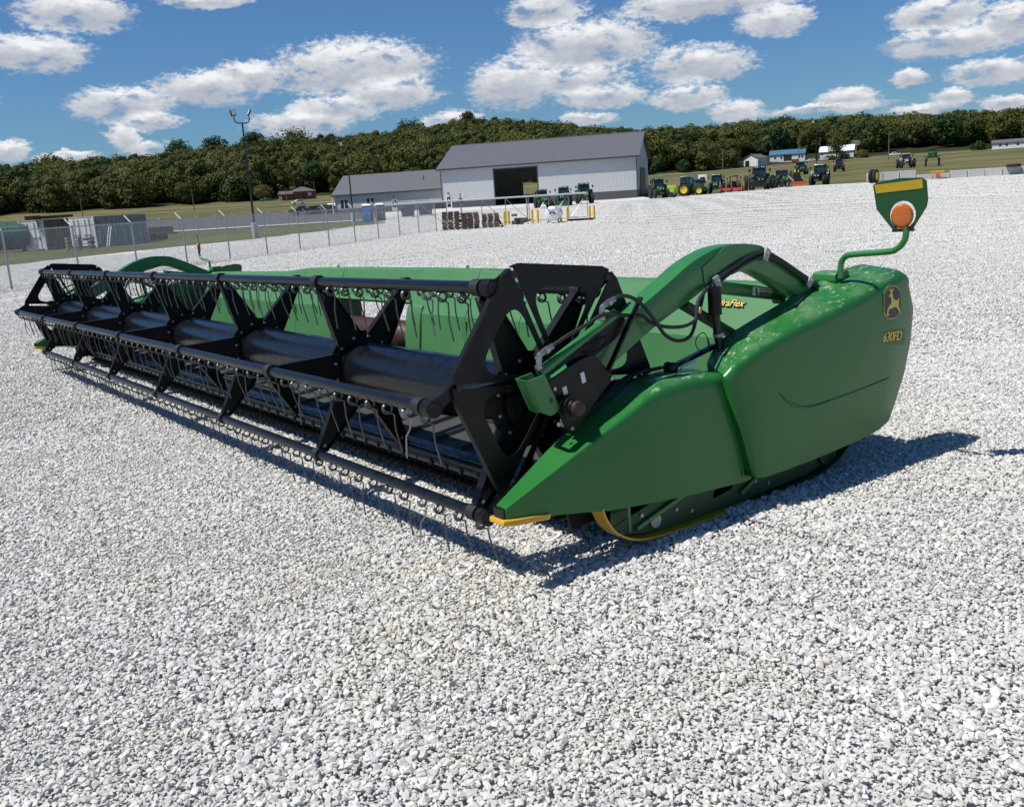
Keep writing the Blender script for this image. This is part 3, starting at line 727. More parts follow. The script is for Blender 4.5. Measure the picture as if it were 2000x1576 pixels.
# --- ends: shield, divider, skid shoe, reel arm, hoses, marker lamp
def sect(T, B, I, rnd, bulge, mids=None):
    """one cross-section of a shield: inner bottom, inner top, rounded shoulder, side, bottom"""
    T, B, I = Vector(T), Vector(B), Vector(I); out = [Vector((I.x, B.y, B.z+.02)), I]
    a = T + (I-T).normalized()*min(rnd, (I-T).length*.6); b = T + (B-T).normalized()*min(rnd, (B-T).length*.6)
    for j in range(8):
        t = j/7; out.append(a*(1-t)**2 + T*2*t*(1-t) + b*t*t)
    for j, fr in enumerate((.28,.48,.68,.86)):
        q = b + (B-b)*fr
        if mids: q = Vector(mids[j])
        q.x += bulge*math.sin(math.pi*fr)
        out.append(q)
    out.append(B); out.append(Vector((B.x-.02, B.y, B.z-.004))); return [tuple(p) for p in out]
def turn19(mb, k=.89):
    c, s = math.cos(R(19)), math.sin(R(19)); mb.v = [(.556+(x-.556)*k*c-(y-1.861)*s, 1.861+(x-.556)*k*s+(y-1.861)*c, z) for x, y, z in mb.v]
def header_end(mir):
    near = not mir
    D_ = [((.235,-.39,.338),(.235,-.39,.283),(.155,-.375,.335),.008,0),((.25,-.19,.422),(.25,-.18,.257),(.13,-.21,.413),.009,.002),((.262,-.037,.485),(.262,-.03,.234),(.12,-.02,.520),.012,.004),
          ((.272,.12,.550),(.272,.12,.206),(.11,.14,.585),.018,.006),((.282,.26,.608),(.282,.28,.190),(.10,.28,.636),.028,.008),((.29,.36,.662),(.29,.44,.176),(.10,.38,.674),.045,.010),
          ((.298,.47,.700),(.298,.60,.164),(.10,.48,.702),.07,.010),((.30,.62,.704),(.30,.78,.151),(.10,.62,.708),.075,.010),((.30,.80,.688),(.30,.97,.138),(.10,.80,.692),.065,.008),((.297,.868,.672),(.297,1.016,.140),(.10,.87,.677),.05,.004),((.27,.874,.650),(.27,1.018,.150),(.10,.876,.66),.05,0)]
    # densify along the length
    rows = []
    for i in range(len(D_)-1):
        for k in range(3):
            t = k/3; a, b = D_[i], D_[i+1]
            rows.append(tuple(tuple(a[j][c]*(1-t)+b[j][c]*t for c in range(3)) for j in range(3)) + (a[3]*(1-t)+b[3]*t, a[4]*(1-t)+b[4]*t))
    rows.append(D_[-1])
    mb = MB(mir); mb.loft([sect(*r) for r in rows]); div = mb.build('divider_cover', 'green_shield', HD, angle=40)
    mb = MB(mir); mb.lathe((.297,.962,.190), (1,0,0), [(0,.026),(.011,.026),(.012,.020),(.004,.019)], 20); mb.build('hole_rim', 'green_shield', div)
    mb = MB(mir); mb.lathe((.297,.962,.190), (1,0,0), [(0,.0195),(.0095,.0195)], 20); mb.build('hole_opening', 'decal_black', div)
    mb = MB(mir); mb.box(.168,.228,-.402,-.386,.288,.334); mb.build('nose_socket', 'decal_black', div)
    # yellow nose guard
    mb = MB(mir); mb.loft([[(.148,-.415,.272),(.243,-.415,.272),(.246,-.410,.295),(.146,-.410,.295)], [(.140,-.36,.262),(.256,-.36,.262),(.258,-.36,.290),(.138,-.36,.290)], [(.13,-.19,.247),(.262,-.19,.247),(.263,-.185,.272),(.13,-.185,.272)]]); mb.build('nose_guard', 'yellow_paint', HD, bevel=.006, seg=2)
    # skid shoe
    sole = [(.075,.222),(.10,.16),(.15,.095),(.23,.045),(.33,.018),(.48,.006),(.70,.002),(1.0,.002),(1.3,.004),(1.58,.018),(1.76,.06),(1.87,.125)]
    def band(lo, hi, z_off, t, nm, mat, pts):
        m_ = MB(mir); rings = []
        for i, (y, z) in enumerate(pts):
            d = Vector(pts[min(i+1,len(pts)-1)]) - Vector(pts[max(i-1,0)]); d.normalize(); n_ = Vector((-d.y, d.x))
            a = Vector((y,z)); b = a + n_*t; rings.append([(lo,a.x,a.y+z_off),(hi,a.x,a.y+z_off),(hi,b.x,b.y+z_off),(lo,b.x,b.y+z_off)])
        m_.loft(rings); return m_.build(nm, mat, HD, angle=30)
    fine_s = [tuple(p)[:2] for p in [(v.x, v.y) for v in spline([(a,b,0) for a,b in sole[:8]], 4)]]
    shoe = band(.195,.275,0,.009,'skid_sole','yellow_paint', fine_s)
    band(.10,.272,0,.009,'skid_sole_rear','green_dark', [(v.x,v.y) for v in spline([(a,b,0) for a,b in sole[7:]], 4)])
    side = [(.16,.105),(.24,.060),(.34,.034),(.50,.020),(1.0,.014),(1.55,.030),(1.75,.075),(1.85,.14),(1.86,.24),(1.1,.24),(.6,.24),(.45,.17)]
    mb = MB(mir); mb.holed(side, rounded([(.80,.075),(.96,.095),(.96,.165),(.86,.165)], .035, 5), .225, .232, 'x', 60); sf = mb.build('shoe_plate', 'green_dark', HD, smooth=False)
    mb = MB(mir); mb.box(.11,.12,.30,1.75,.02,.24); mb.build('shoe_dark_backing', 'decal_black', sf)  # black backing added so the slot in the shoe reads dark
    for (p, q, r_) in (((.235,.30,.07),(.235,.62,.155),.012),((.238,.62,.155),(.238,1.15,.19),.012),((.236,1.0,.06),(.236,1.30,.20),.014)):
        mb = MB(mir); mb.bar(p, q, .022, .03, up=(1,0,0)); mb.build('shoe_rib', 'green', sf, bevel=.003, seg=1)
    mb = MB(mir); mb.lathe((.236,1.70,.125), (1,0,0), [(0,.075),(.012,.075),(.012,.062),(.004,.06)], 26); mb.build('shoe_boss', 'green_dark', sf)
    mb = MB(mir); mb.lathe((.2405,1.70,.125), (1,0,0), [(0,.058),(.002,.058)], 26); mb.build('boss_opening', 'decal_black', sf)
    mb = MB(mir); mb.cyl((.12,.42,.075), (.245,.42,.075), .032, 16); mb.build('shoe_roller', 'galv', sf)
    mb = MB(mir); mb.box(.12,.235,.26,.275,.06,.20); mb.build('shoe_bracket', 'green', sf)
    mb = MB(mir)
    for y, z in ((.34,.12),(.56,.09),(.66,.06),(1.12,.09),(1.22,.06),(1.40,.10),(1.52,.15)): mb.lathe((.232,y,z), (1,0,0), [(0,.010),(.007,.010)], 6)
    mb.build('shoe_bolts', 'zinc', sf)
    # end shield
    P_ = [((.335,.80,.680),(.335,.975,.172),(.12,.925,.703),.05,.004),((.352,.845,.722),(.352,.99,.162),(.12,.965,.752),.05,.008),((.362,.92,.750),(.36,1.03,.155),(.12,1.02,.795),.05,.010),((.368,1.03,.790),(.364,1.18,.155),(.12,1.12,.826),.05,.012),
          ((.372,1.25,.840),(.366,1.38,.160),(.12,1.29,.870),.055,.014),((.374,1.56,.890),(.367,1.60,.168),(.12,1.62,.952),.06,.016),((.374,1.85,.944),(.367,1.82,.180),(.12,1.84,1.002),.06,.014),
          ((.370,2.07,.990),(.364,1.99,.197),(.125,2.05,1.045),.06,.010)]
    rows = []
    for i in range(len(P_)-1):
        for k in range(3):
            t = k/3; a, b = P_[i], P_[i+1]
            rows.append(tuple(tuple(a[j][c]*(1-t)+b[j][c]*t for c in range(3)) for j in range(3)) + (a[3]*(1-t)+b[3]*t, a[4]*(1-t)+b[4]*t))
    rows.append(P_[-1]); secs = [sect(*r) for r in rows]
    secs.append(sect((.366,2.21,1.016),(.358,2.085,.225),(.13,2.19,1.052),.06,.006, [(.364,2.27,.77),(.363,2.255,.60),(.361,2.20,.44),(.360,2.13,.30)]))
    secs.append(sect((.355,2.285,.990),(.350,2.110,.236),(.14,2.255,1.035),.06,0, [(.354,2.322,.80),(.353,2.302,.63),(.352,2.245,.46),(.351,2.165,.32)]))
    secs.append(sect((.325,2.300,.975),(.325,2.120,.245),(.14,2.268,1.01),.06,0, [(.325,2.332,.79),(.325,2.312,.625),(.325,2.254,.455),(.325,2.172,.32)]))
    mb = MB(mir); mb.loft(secs); sh = mb.build('end_shield', 'green_shield', HD, angle=40)
    cre = spline([(.380,1.131,.55),(.381,1.197,.491),(.382,1.289,.451),(.382,1.372,.438),(.383,1.531,.441),(.382,1.722,.449),(.380,1.923,.458),(.374,2.06,.464)], 6)
    n_ = len(cre); mb = MB(mir); mb.tube(cre, [.008*math.sin(math.pi*min(1,(i+1)/(n_*.55)) if i < n_*.275 else math.pi*.5*(1-(i-n_*.275)/(n_*.9))+0.0) *.9+.0005 for i in range(n_)], 8); mb.build('shield_crease', 'green_shield', sh)
    # lip where the lamp arm stands
    mb = MB(mir); mb.prism(rounded([(1.83,.985),(1.96,1.0),(1.96,1.043),(1.84,1.040)], .02, 4), .06, .20); mb.build('shield_lip', 'green_shield', sh, bevel=.008)
    # inner end sheet
    mb = MB(mir); mb.prism([(.22,.10),(.28,.24),(.62,.50),(1.0,.60),(1.5,.72),(1.95,.90),(1.95,.10)], .055, .075); mb.build('end_sheet', 'green_dark', HD, smooth=False)
    mb = MB(mir); mb.prism([(.05,.10),(.02,.22),(.40,.50),(.55,.56),(.70,.50),(.40,.12)], .085, .10); mb.build('knife_drive_guard', 'black_paint', HD, smooth=False)
    # reel arm
    top = [(-.02,.79),(.25,.915),(.532,1.045),(.683,1.118),(.821,1.185),(.952,1.225),(1.042,1.240),(1.152,1.243),(1.297,1.226),(1.362,1.200),(1.494,1.139),(1.647,1.060),(1.777,.995),(1.98,.890)]
    bot = [(1.92,.79),(1.70,.90),(1.594,.952),(1.438,1.028),(1.29,1.095),(1.20,1.112),(1.102,1.100),(.92,1.060),(.831,1.022),(.591,.930),(.332,.808),(.0,.660)]
    top = [(v.x,v.y) for v in spline([(a,b,0) for a,b in top], 4)]; bot = [(v.x,v.y) for v in spline([(a,b,0) for a,b in bot], 4)]
    mb = MB(mir); N_ = 60
    def samp(c, t):
        f_ = t*(len(c)-1); i = min(int(f_), len(c)-2); u = f_-i; return (c[i][0]*(1-u)+c[i+1][0]*u, c[i][1]*(1-u)+c[i+1][1]*u)
    bot_r = bot[::-1]
    mb.loft([[(.03,*samp(top,i/N_)),(.14,*samp(top,i/N_)),(.14,*samp(bot_r,i/N_)),(.03,*samp(bot_r,i/N_))] for i in range(N_+1)]); arm = mb.build('reel_arm', 'green', HD, bevel=.006, seg=2)
    mb = MB(mir); mb.prism([(.887,1.155),(.986,1.203),(1.041,1.236),(1.124,1.243),(1.294,1.225),(1.312,1.191),(1.15,1.150),(.982,1.095),(.91,1.068),(.897,1.09)], .1405, .1455); mb.build('arm_gusset', 'green', arm, smooth=False)
    mb = MB(mir); mb.bar((.09,.80,.995), (.09,1.16,.80), .03, .075, up=(1,0,0)); mb.build('arm_stop', 'green_dark', arm, bevel=.004)
    mb = MB(mir); mb.bar((-.02,1.175,1.030), (-.02,1.66,.940), .05, .062); mb.build('lock_bar', 'green', arm, bevel=.004)
    mb = MB(mir); mb.bar((-.02,1.63,.96), (-.02,1.67,.905), .062, .05); mb.build('lock_bar_end', 'green', arm, bevel=.004)
    if near:
        mb = MB(); d = (Vector((0,1.66,.940))-Vector((0,1.175,1.03))).normalized()
        mb.bar((.006,1.415,.986), (.006,1.57,.957), .002, .044); dec = mb.build('warning_decal', 'decal_white', arm, smooth=False)
        mb = MB(); mb.bar((.0075,1.466,.990), (.0075,1.566,.971), .002, .012); mb.build('decal_band', 'decal_tan', arm, smooth=False)
        mb = MB(); mb.bar((.0075,1.466,.966), (.0075,1.566,.947), .002, .024); mb.build('decal_text_block', 'decal_black', arm, smooth=False)
        for w_ in range(3):
            mb = MB(); mb.bar((.009,1.472,.9705-w_*.0065), (.009,1.56,.9540-w_*.0065), .002, .0016); mb.build('decal_line', 'decal_white', arm, smooth=False)
        mb = MB(); mb.lathe((.0075,1.440,.992), (1,0,0), [(0,.006),(.002,.006)], 10); mb.bar((.0085,1.438,.985),(.0085,1.446,.968),.002,.010); mb.bar((.0085,1.446,.968),(.0085,1.436,.955),.002,.005); mb.bar((.0085,1.445,.97),(.0085,1.456,.956),.002,.005); mb.build('decal_figure', 'decal_black', arm, smooth=False)
    # bearing plate, motor, fore-aft cylinder
    mb = MB(mir); mb.prism(rounded([(-.099,.784),(.083,.850),(.169,.862),(.268,.751),(.257,.731),(.154,.653),(.033,.545),(-.012,.575),(-.064,.721)], .02, 3), .165, .175); bp = mb.build('bearing_plate', 'black_paint', HD, bevel=.002, seg=1)
    mb = MB(mir); mb.lathe((.175,0,.668), (1,0,0), [(0,.052),(.02,.052),(.022,.042),(.035,.042),(.036,.050),(.046,.050),(.047,.038),(.060,.036)], 24); mb.build('motor_hub', 'black_paint', bp)
    mb = MB(mir); mb.lathe((.235,0,.668), (1,0,0), [(0,.031),(.022,.031),(.026,.024),(.027,.012)], 20); mb.build('shaft_end', 'rust', bp)
    mb = MB(mir); mb.cyl((.15,-.112,.825), (.15,.325,1.012), .021, 18); fc = mb.build('fore_aft_cylinder', 'green', HD)
    mb = MB(mir); ch = [(-.205,.812),(-.118,.824),(-.050,.672),(-.078,.652),(-.105,.650),(-.144,.669)]
    mb.prism(ch, .185, .195); mb.prism(ch, .105, .115); mb.prism([(-.205,.812),(-.197,.808),(-.136,.667),(-.144,.669)], .115, .185); br = mb.build('cylinder_bracket', 'green', HD, bevel=.003, seg=1)
    mb = MB(mir); mb.lathe((.195,-.096,.713), (1,0,0), [(0,.011),(.001,.011)], 14); mb.build('bracket_hole', 'decal_black', br)
    mb = MB(mir); mb.prism([(.03,.845),(.30,.985),(.38,1.0),(.37,.93),(.20,.85),(.06,.775)], .143, .150); mb.build('valve_plate', 'black_paint', HD, smooth=False)
    mb = MB(mir); mb.tube(spline([(.158,.14,.895),(.175,.17,.915),(.178,.235,.925),(.175,.23,.895),(.172,.16,.872),(.158,.12,.875)], 4), .005, 6); mb.build('valve_handle', 'black_paint', HD)
    mb = MB(mir); mb.bar((.178,.236,.779), (.178,.450,1.068), .012, .026, up=(1,0,0)); mb.build('hose_bracket', 'black_paint', HD, bevel=.002, seg=1)
    for (y, z) in ((-.112,.836),(.243,.988)):
        mb = MB(mir); mb.tube(spline([(.152,y,z),(.154,y,z+.05),(.156,y+.012,z+.066),(.158,y+.07,z+.088)], 4), .0125, 10); mb.lathe((.152,y,z+.006), (0,0,1), [(0,.018),(.014,.018)], 6); mb.lathe((.157,y+.028,z+.072), (0,.95,.3), [(0,.017),(.02,.017)], 6); mb.build('hose_fitting', 'steel', HD)
    hp = lambda pts, r_, nm: MB(mir).tube(spline(pts, 6), r_, 8).build(nm, 'rubber', HD)
    hp([(.158,-.045,.924),(.165,.04,.958),(.17,.14,.99),(.172,.24,1.02),(.172,.36,1.0),(.17,.46,.985),(.185,.494,.955),(.2,.572,.925),(.2,.686,.912),(.195,.772,.93),(.18,.825,.982),(.165,.872,1.059)], .0085, 'hydraulic_hose')
    hp([(.158,.31,1.076),(.17,.34,1.086),(.18,.392,1.074),(.195,.444,1.033),(.2,.51,.958),(.2,.57,.888),(.2,.65,.851),(.2,.726,.861),(.195,.771,.919),(.18,.809,1.007),(.165,.90,1.065)], .0085, 'hydraulic_hose')
    run = [(.906,1.058),(.97,1.095),(1.062,1.134),(1.203,1.175),(1.309,1.188),(1.427,1.150),(1.549,1.085),(1.654,1.026),(1.78,.965)]
    hp([(.154,a,b) for a,b in run], .009, 'hydraulic_hose'); hp([(.158,a+.008,b-.020) for a,b in run], .009, 'hydraulic_hose')
    for (y, z, rot) in ((.963,1.078,40),(1.327,1.175,-10),(1.673,1.008,-30)):
        mb = MB(mir); mb.obox((.162,y,z), (.016,.036,.062), Matrix.Rotation(R(rot-20),3,'X')); mb.lathe((.168,y+.004,z+.006), (1,0,0), [(0,.009),(.008,.009)], 6); mb.build('hose_clamp', 'galv', HD, bevel=.002, seg=1)
    mb = MB(mir); mb.cyl((.19,.80,.955), (.19,.812,.982), .011, 8); mb.build('hose_joint', 'brass', HD)
    mb = MB(mir); mb.tube([(.16,.945,1.06),(.16,.947,.93)], .032, 16); lc = mb.build('lift_cylinder', 'black_paint', HD)
    mb = MB(mir); mb.tube([(.16,.947,.93),(.16,.968,.80),(.16,.975,.72)], [.022,.020,.018], 12); mb.build('cylinder_rod', 'black_tube', lc)
    mb = MB(mir); mb.cyl((.16,.965,.842), (.16,.968,.826), .027, 12); mb.build('rod_collar', 'galv', lc)
    # rollers and cables on top of the divider
    mb = MB(mir)
    for x in (.11,.145): mb.lathe((x,.66,.722), (1,0,0), [(0,.020),(.004,.026),(.012,.020),(.016,.026),(.02,.020)], 18)
    mb.build('cable_roller', 'black_paint', HD)
    mb = MB(mir); mb.bar((.11,.70,.716), (.11,.99,.772), .022, .022); mb.build('cable_guide', 'lip', HD)
    mb = MB(mir); mb.bar((.165,.70,.712), (.165,.80,.73), .016, .012); mb.build('spring_latch', 'galv_bright', HD)
    hp([(.10,.64,.722),(.09,.45,.716),(.10,.30,.665),(.115,.12,.585)], .009, 'control_cable'); hp([(.12,.64,.726),(.125,.48,.728),(.135,.34,.690),(.14,.20,.635),(.13,.14,.60)], .006, 'control_cable')
    MB(mir).tube(spline([(.18,.868,.834),(.18,.84,.86),(.18,.80,.85),(.18,.785,.82),(.18,.80,.79),(.18,.845,.772),(.18,.872,.785),(.18,.878,.80),(.18,.866,.834),(.18,.874,.782),(.18,.885,.765)], 5), .0025, 5).build('lanyard', 'rubber', HD)
    for (y, z, s_) in ((-.004,.730,0),(.096,.773,1)):
        mb = MB(mir); mb.obox((.177,y,z), (.003,.022,.046), Matrix.Rotation(R(12),3,'X')); st = mb.build('sticker', 'decal_white', HD, smooth=False)
    mb = MB(mir)
    for (y, z) in ((-.06,.752),(-.05,.60),(.02,.57),(.255,.742)): mb.lathe((.175,y,z), (1,0,0), [(0,.009),(.006,.009)], 6)
    mb.build('plate_bolts', 'zinc', bp)
    # marker lamp on its bent arm
    arm_p = [(.216,1.86,1.010),(.216,1.86,1.067),(.225,1.86,1.100),(.246,1.86,1.121),(.284,1.86,1.130),(.482,1.86,1.143),(.522,1.86,1.153),(.554,1.86,1.177),(.572,1.86,1.211),(.575,1.86,1.250)]
    MB(mir).tube(spline(arm_p, 4), .0155, 12).build('lamp_arm', 'green', HD)
    o_ = [(.400,1.468),(.423,1.480),(.536,1.492),(.650,1.487),(.673,1.471),(.682,1.385),(.677,1.352),(.618,1.262),(.600,1.239),(.512,1.239),(.494,1.262),(.420,1.351)]
    cut = [(.556+.066*math.cos(a), 1.318+.066*math.sin(a)) for a in [2*math.pi*i/28 for i in range(28)]]
    cut = [(x, max(z,1.262)) for x, z in cut]
    mb = MB(mir); mb.holed(o_, cut, 1.858, 1.864, 'y', 60); turn19(mb); mp = mb.build('marker_plate', 'plate_green', HD, smooth=False)
    mb = MB(mir); mb.prism([(.408,1.468),(.652,1.480),(.656,1.437),(.418,1.427)], 1.8555, 1.858, 'y'); turn19(mb); mb.build('reflective_strip', 'reflector', mp, smooth=False)
    mb = MB(mir); mb.box(.505,.615,1.845,1.875,1.238,1.252); turn19(mb); mb.build('lamp_base', 'decal_black', mp)
    mb = MB(mir); mb.lathe((.553,1.861,1.312), (0,1,0), [(-.024,.008),(-.0235,.030),(-.021,.047),(-.012,.056),(0,.0585),(.012,.056),(.021,.047),(.024,.008)], 30); mb.box(.530,.580,1.845,1.877,1.2525,1.275); turn19(mb); mb.build('amber_lens', 'amber', mp)
header_end(False); header_end(True)

# --- lettering and badge on the near shield and back sheet
def text_mesh(s, size, mat, loc, rot, name, parent, shear=0., ext=.001, space=1.0, bold=0.):
    cu = bpy.data.curves.new(name, 'FONT'); cu.body = s; cu.size = size; cu.shear = shear; cu.extrude = ext; cu.space_character = space; cu.offset = bold; cu.align_x = 'CENTER'; cu.align_y = 'CENTER'
    ob = bpy.data.objects.new(name, cu); COL.objects.link(ob); dg = bpy.context.evaluated_depsgraph_get(); dg.update()
    me = bpy.data.meshes.new_from_object(ob.evaluated_get(dg)); COL.objects.unlink(ob); bpy.data.objects.remove(ob); bpy.data.curves.remove(cu)
    me.materials.clear(); o = link(name, me, mat, parent); o.location = loc; o.rotation_euler = rot; return o
sh = [o for o in HD.children if o.name.startswith('end_shield')][0]
ROTX = (R(90), 0, R(90))     # text lying in the YZ plane, read from +X
mb = MB(); mb.prism(rounded([(1.930,.728),(2.205,.708),(2.200,.627),(1.927,.650)], .01, 3), .3720, .3765); mb.build('model_plate', 'green_shield', sh, smooth=False)
text_mesh('630FD', .068, 'decal_black', (.3775,2.078,.680), (R(85), 0, R(90)), 'model_number_outline', sh, shear=.18, bold=.0035, space=.95)  # black outline printed behind the yellow number
text_mesh('630FD', .068, 'decal_yellow', (.3792,2.076,.682), (R(85), 0, R(90)), 'model_number', sh, shear=.18, bold=.0012, space=.95)
for o in sh.children:
    if o.name.startswith('model_number'): o.rotation_euler = (R(90), R(4.2), R(90))
BC = (2.078, .862)
def bdg(sy, sz): return rounded([(BC[0]-.075*sy,BC[1]+.055*sz),(BC[0]-.028*sy,BC[1]+.090*sz),(BC[0]+.040*sy,BC[1]+.083*sz),(BC[0]+.082*sy,BC[1]+.048*sz),(BC[0]+.086*sy,BC[1]-.050*sz),(BC[0]+.035*sy,BC[1]-.088*sz),(BC[0]-.035*sy,BC[1]-.083*sz),(BC[0]-.074*sy,BC[1]-.050*sz)], .018, 4)
for k, (a, mt, nm) in enumerate(((1.10,'green_shield','badge_recess'),(1.0,'decal_yellow','badge_border'),(.955,'decal_black','badge_face'))):
    mb = MB(); mb.prism(bdg(a,a), .3700, .3745+.0012*k); mb.build(nm, mt, sh, smooth=False)
deer = [(-.060,-.062),(-.052,-.030),(-.034,-.012),(-.018,-.006),(-.016,.016),(-.020,.030),(-.034,.028),(-.040,.034),(-.030,.044),(-.022,.050),(-.030,.062),(-.044,.068),(-.030,.068),(-.020,.060),(-.018,.072),(-.012,.060),(-.002,.068),(.006,.068),(-.006,.054),(-.010,.046),(-.004,.036),(.004,.020),(.020,.012),(.040,.010),(.052,.016),(.058,.026),(.060,.014),(.054,.002),(.056,-.018),(.066,-.040),(.074,-.060),(.066,-.058),(.052,-.040),(.040,-.026),(.022,-.022),(.004,-.024),(-.012,-.030),(-.026,-.026),(-.040,-.034),(-.046,-.050),(-.030,-.064),(-.046,-.060)]
mb = MB(); mb.prism([(BC[0]+.004+a*.98, BC[1]+b*1.06-a*.06) for a, b in deer], .3770, .3782); mb.build('leaping_deer', 'decal_yellow', sh, smooth=False)
# word on the upper slope of the back sheet
sl = math.atan2(.98-.765, 1.80-1.665)
bs = [o for o in HD.children if o.name == 'back_sheet'][0]
for k, (mt, b_, dd) in enumerate((('decal_black',.0035,.004),('decal_yellow',.0005,.0055))):
    o = text_mesh('HydraFlex', .060, mt, (-.43,1.7325,.872), (sl,0,0), 'header_word', bs, shear=.25, ext=.0006, bold=b_)
    nrm = Vector((0,-math.sin(sl),math.cos(sl))); o.location = Vector((-.43,1.7285,.872)) + nrm*dd

# ------------------------------------------------------------------ buildings
def rot_box(root, name, mat, x0, x1, y0, y1, z0, z1, parent=None, **k):
    mb = MB(); mb.box(x0,x1,y0,y1,z0,z1); k.setdefault('smooth', False); return mb.build(name, mat, parent or root, **k)
BR = math.atan2(.640, .768)
barn = empty('metal_barn', (-141.4, 91.1, .10), BR, 'large grey steel barn with dark wainscot and an open drive-through door', 'barn')
BL, BW, BE, BH = 35.4, 22.0, 7.15, 11.5
def wall_run(root, x0, x1, y0, y1, z1, wz=1.35, dark='siding_dark', light='siding_grey', name='wall', zb=-.6):
    w = rot_box(root, name, light, x0, x1, y0, y1, wz, z1); rot_box(root, 'wainscot', dark, x0-.002, x1+.002, y0-.03, y1+.03, zb, wz, w)
    return w
wall_run(barn, 0, 9.9, 0, .2, BE); wall_run(barn, 17.9, BL, 0, .2, BE)
rot_box(barn, 'wall', 'siding_grey', 9.9, 17.9, 0, .2, 6.35, BE)
rot_box(barn, 'door_jamb', 'trim_dark', 9.86, 10.02, -.06, .26, -.4, 6.4); rot_box(barn, 'door_jamb', 'trim_dark', 17.80, 17.96, -.06, .26, -.4, 6.4); rot_box(barn, 'door_track', 'trim_dark', 9.8, 18.0, -.10, -.03, 6.28, 6.46)
bx0, bx1 = 10.4, 18.2      # opening in the back wall, seen through the front one
wall_run(barn, 0, bx0, BW-.2, BW, BE); wall_run(barn, bx1, BL, BW-.2, BW, BE); rot_box(barn, 'wall', 'siding_grey', bx0, bx1, BW-.2, BW, 4.6, BE)
for x0, x1, dz in ((0,.2,0),(BL-.2,BL,1)):
    mb = MB(); mb.prism([(.2,1.35),(BW-.2,1.35),(BW-.2,BE),(BW/2,BH-.2),(.2,BE)], x0, x1)
    gw = mb.build('gable_wall', 'siding_grey', barn, smooth=False); rot_box(barn, 'wainscot', 'siding_dark', x0-.03, x1+.03, .2, BW-.2, -.6, 1.35, gw)
ed = rot_box(barn, 'sliding_door', 'trim_dark', BL+.03, BL+.12, 5.2, 15.0, -.4, 5.2); rot_box(barn, 'door_panel', 'decal_black', BL+.121, BL+.14, 5.8, 9.9, .1, 4.9, ed); rot_box(barn, 'door_panel', 'decal_black', BL+.121, BL+.14, 10.3, 14.4, .1, 4.9, ed)
ov = .6; sl = (BH-BE)/(BW/2)
for sg in (0, 1):
    mb = MB(); y_e = -ov if sg == 0 else BW+ov; z_e = BE - ov*sl
    pr_ = [(y_e, z_e),(BW/2, BH),(BW/2, BH+.16),(y_e, z_e+.16)]
    mb.prism(pr_, -.6, BL+.6); rf = mb.build('roof', 'roof_grey', barn, smooth=False)
    rot_box(barn, 'eave_trim', 'trim_dark', -.62, BL+.62, (y_e-.06 if sg == 0 else y_e), (y_e if sg == 0 else y_e+.06), z_e-.10, z_e+.17, rf)
mb = MB(); mb.prism([(BW/2-.35,BH+.03),(BW/2,BH+.20),(BW/2+.35,BH+.03),(BW/2,BH+.12)], -.62, BL+.62); mb.build('ridge_cap', 'trim_dark', barn, smooth=False)
for x in (.0, BL-.12):
    mb = MB(); mb.box(x,x+.12,-.12,-.02,-.3,BE-.2); mb.build('downspout', 'trim_dark', barn)
rot_box(barn, 'floor', 'concrete', .2, BL-.2, .2, BW-.2, -.25, .02)
dr = rot_box(barn, 'entry_door', 'trim_white', .75, 1.85, -.06, -.032, -.05, 2.35); rot_box(barn, 'door_glass', 'glass_dark', .98, 1.62, -.085, -.062, 1.05, 2.12, dr); rot_box(barn, 'door_glass', 'glass_dark', .98, 1.62, -.085, -.062, .35, .9, dr); rot_box(barn, 'door_sign', 'trim_white', 1.2,1.42,-.10,-.087,1.5,1.75, dr)
mb = MB(); mb.box(1.2,1.4,-.22,-.035,2.75,2.85); mb.box(1.22,1.38,-.25,-.18,2.6,2.95); mb.build('wall_lamp', 'decal_black', barn)
mb = MB(); mb.box(13.6,14.0,-.2,-.02,6.6,6.85); mb.build('wall_lamp', 'trim_white', barn)
rot_box(barn, 'stored_implement', 'junk', 12.5, 15.2, 9, 11, .02, 1.7); rot_box(barn, 'stored_crate', 'junk', 17.2, 19.2, 12, 13.5, .02, 1.3)

off = empty('office_wing', (-160.4, 79.2, .10), BR, 'low grey steel office wing with white windows beside the tall barn', 'building')
OL, OW, OE, OH = 22.0, 12.5, 3.85, 7.3
wall_run(off, 0, OL, 0, .2, OE, 1.25); wall_run(off, 0, OL, OW-.2, OW, OE, 1.25)
for x0, x1 in ((0,.2),(OL-.2,OL)):
    mb = MB(); mb.prism([(.2,-.6),(OW-.2,-.6),(OW-.2,OE),(OW/2,OH-.15),(.2,OE)], x0, x1); mb.build('gable_wall', 'siding_grey', off, smooth=False)
osl = (OH-OE)/(OW/2)
for sg in (0, 1):
    y_e = -.4 if sg == 0 else OW+.4; z_e = OE-.4*osl; mb = MB(); mb.prism([(y_e,z_e),(OW/2,OH),(OW/2,OH+.14),(y_e,z_e+.14)], -.5, OL+.02); rf = mb.build('roof', 'roof_grey', off, smooth=False)
    rot_box(off, 'eave_trim', 'trim_dark', -.52, OL, (y_e-.05 if sg == 0 else y_e), (y_e if sg == 0 else y_e+.05), z_e-.08, z_e+.15, rf)
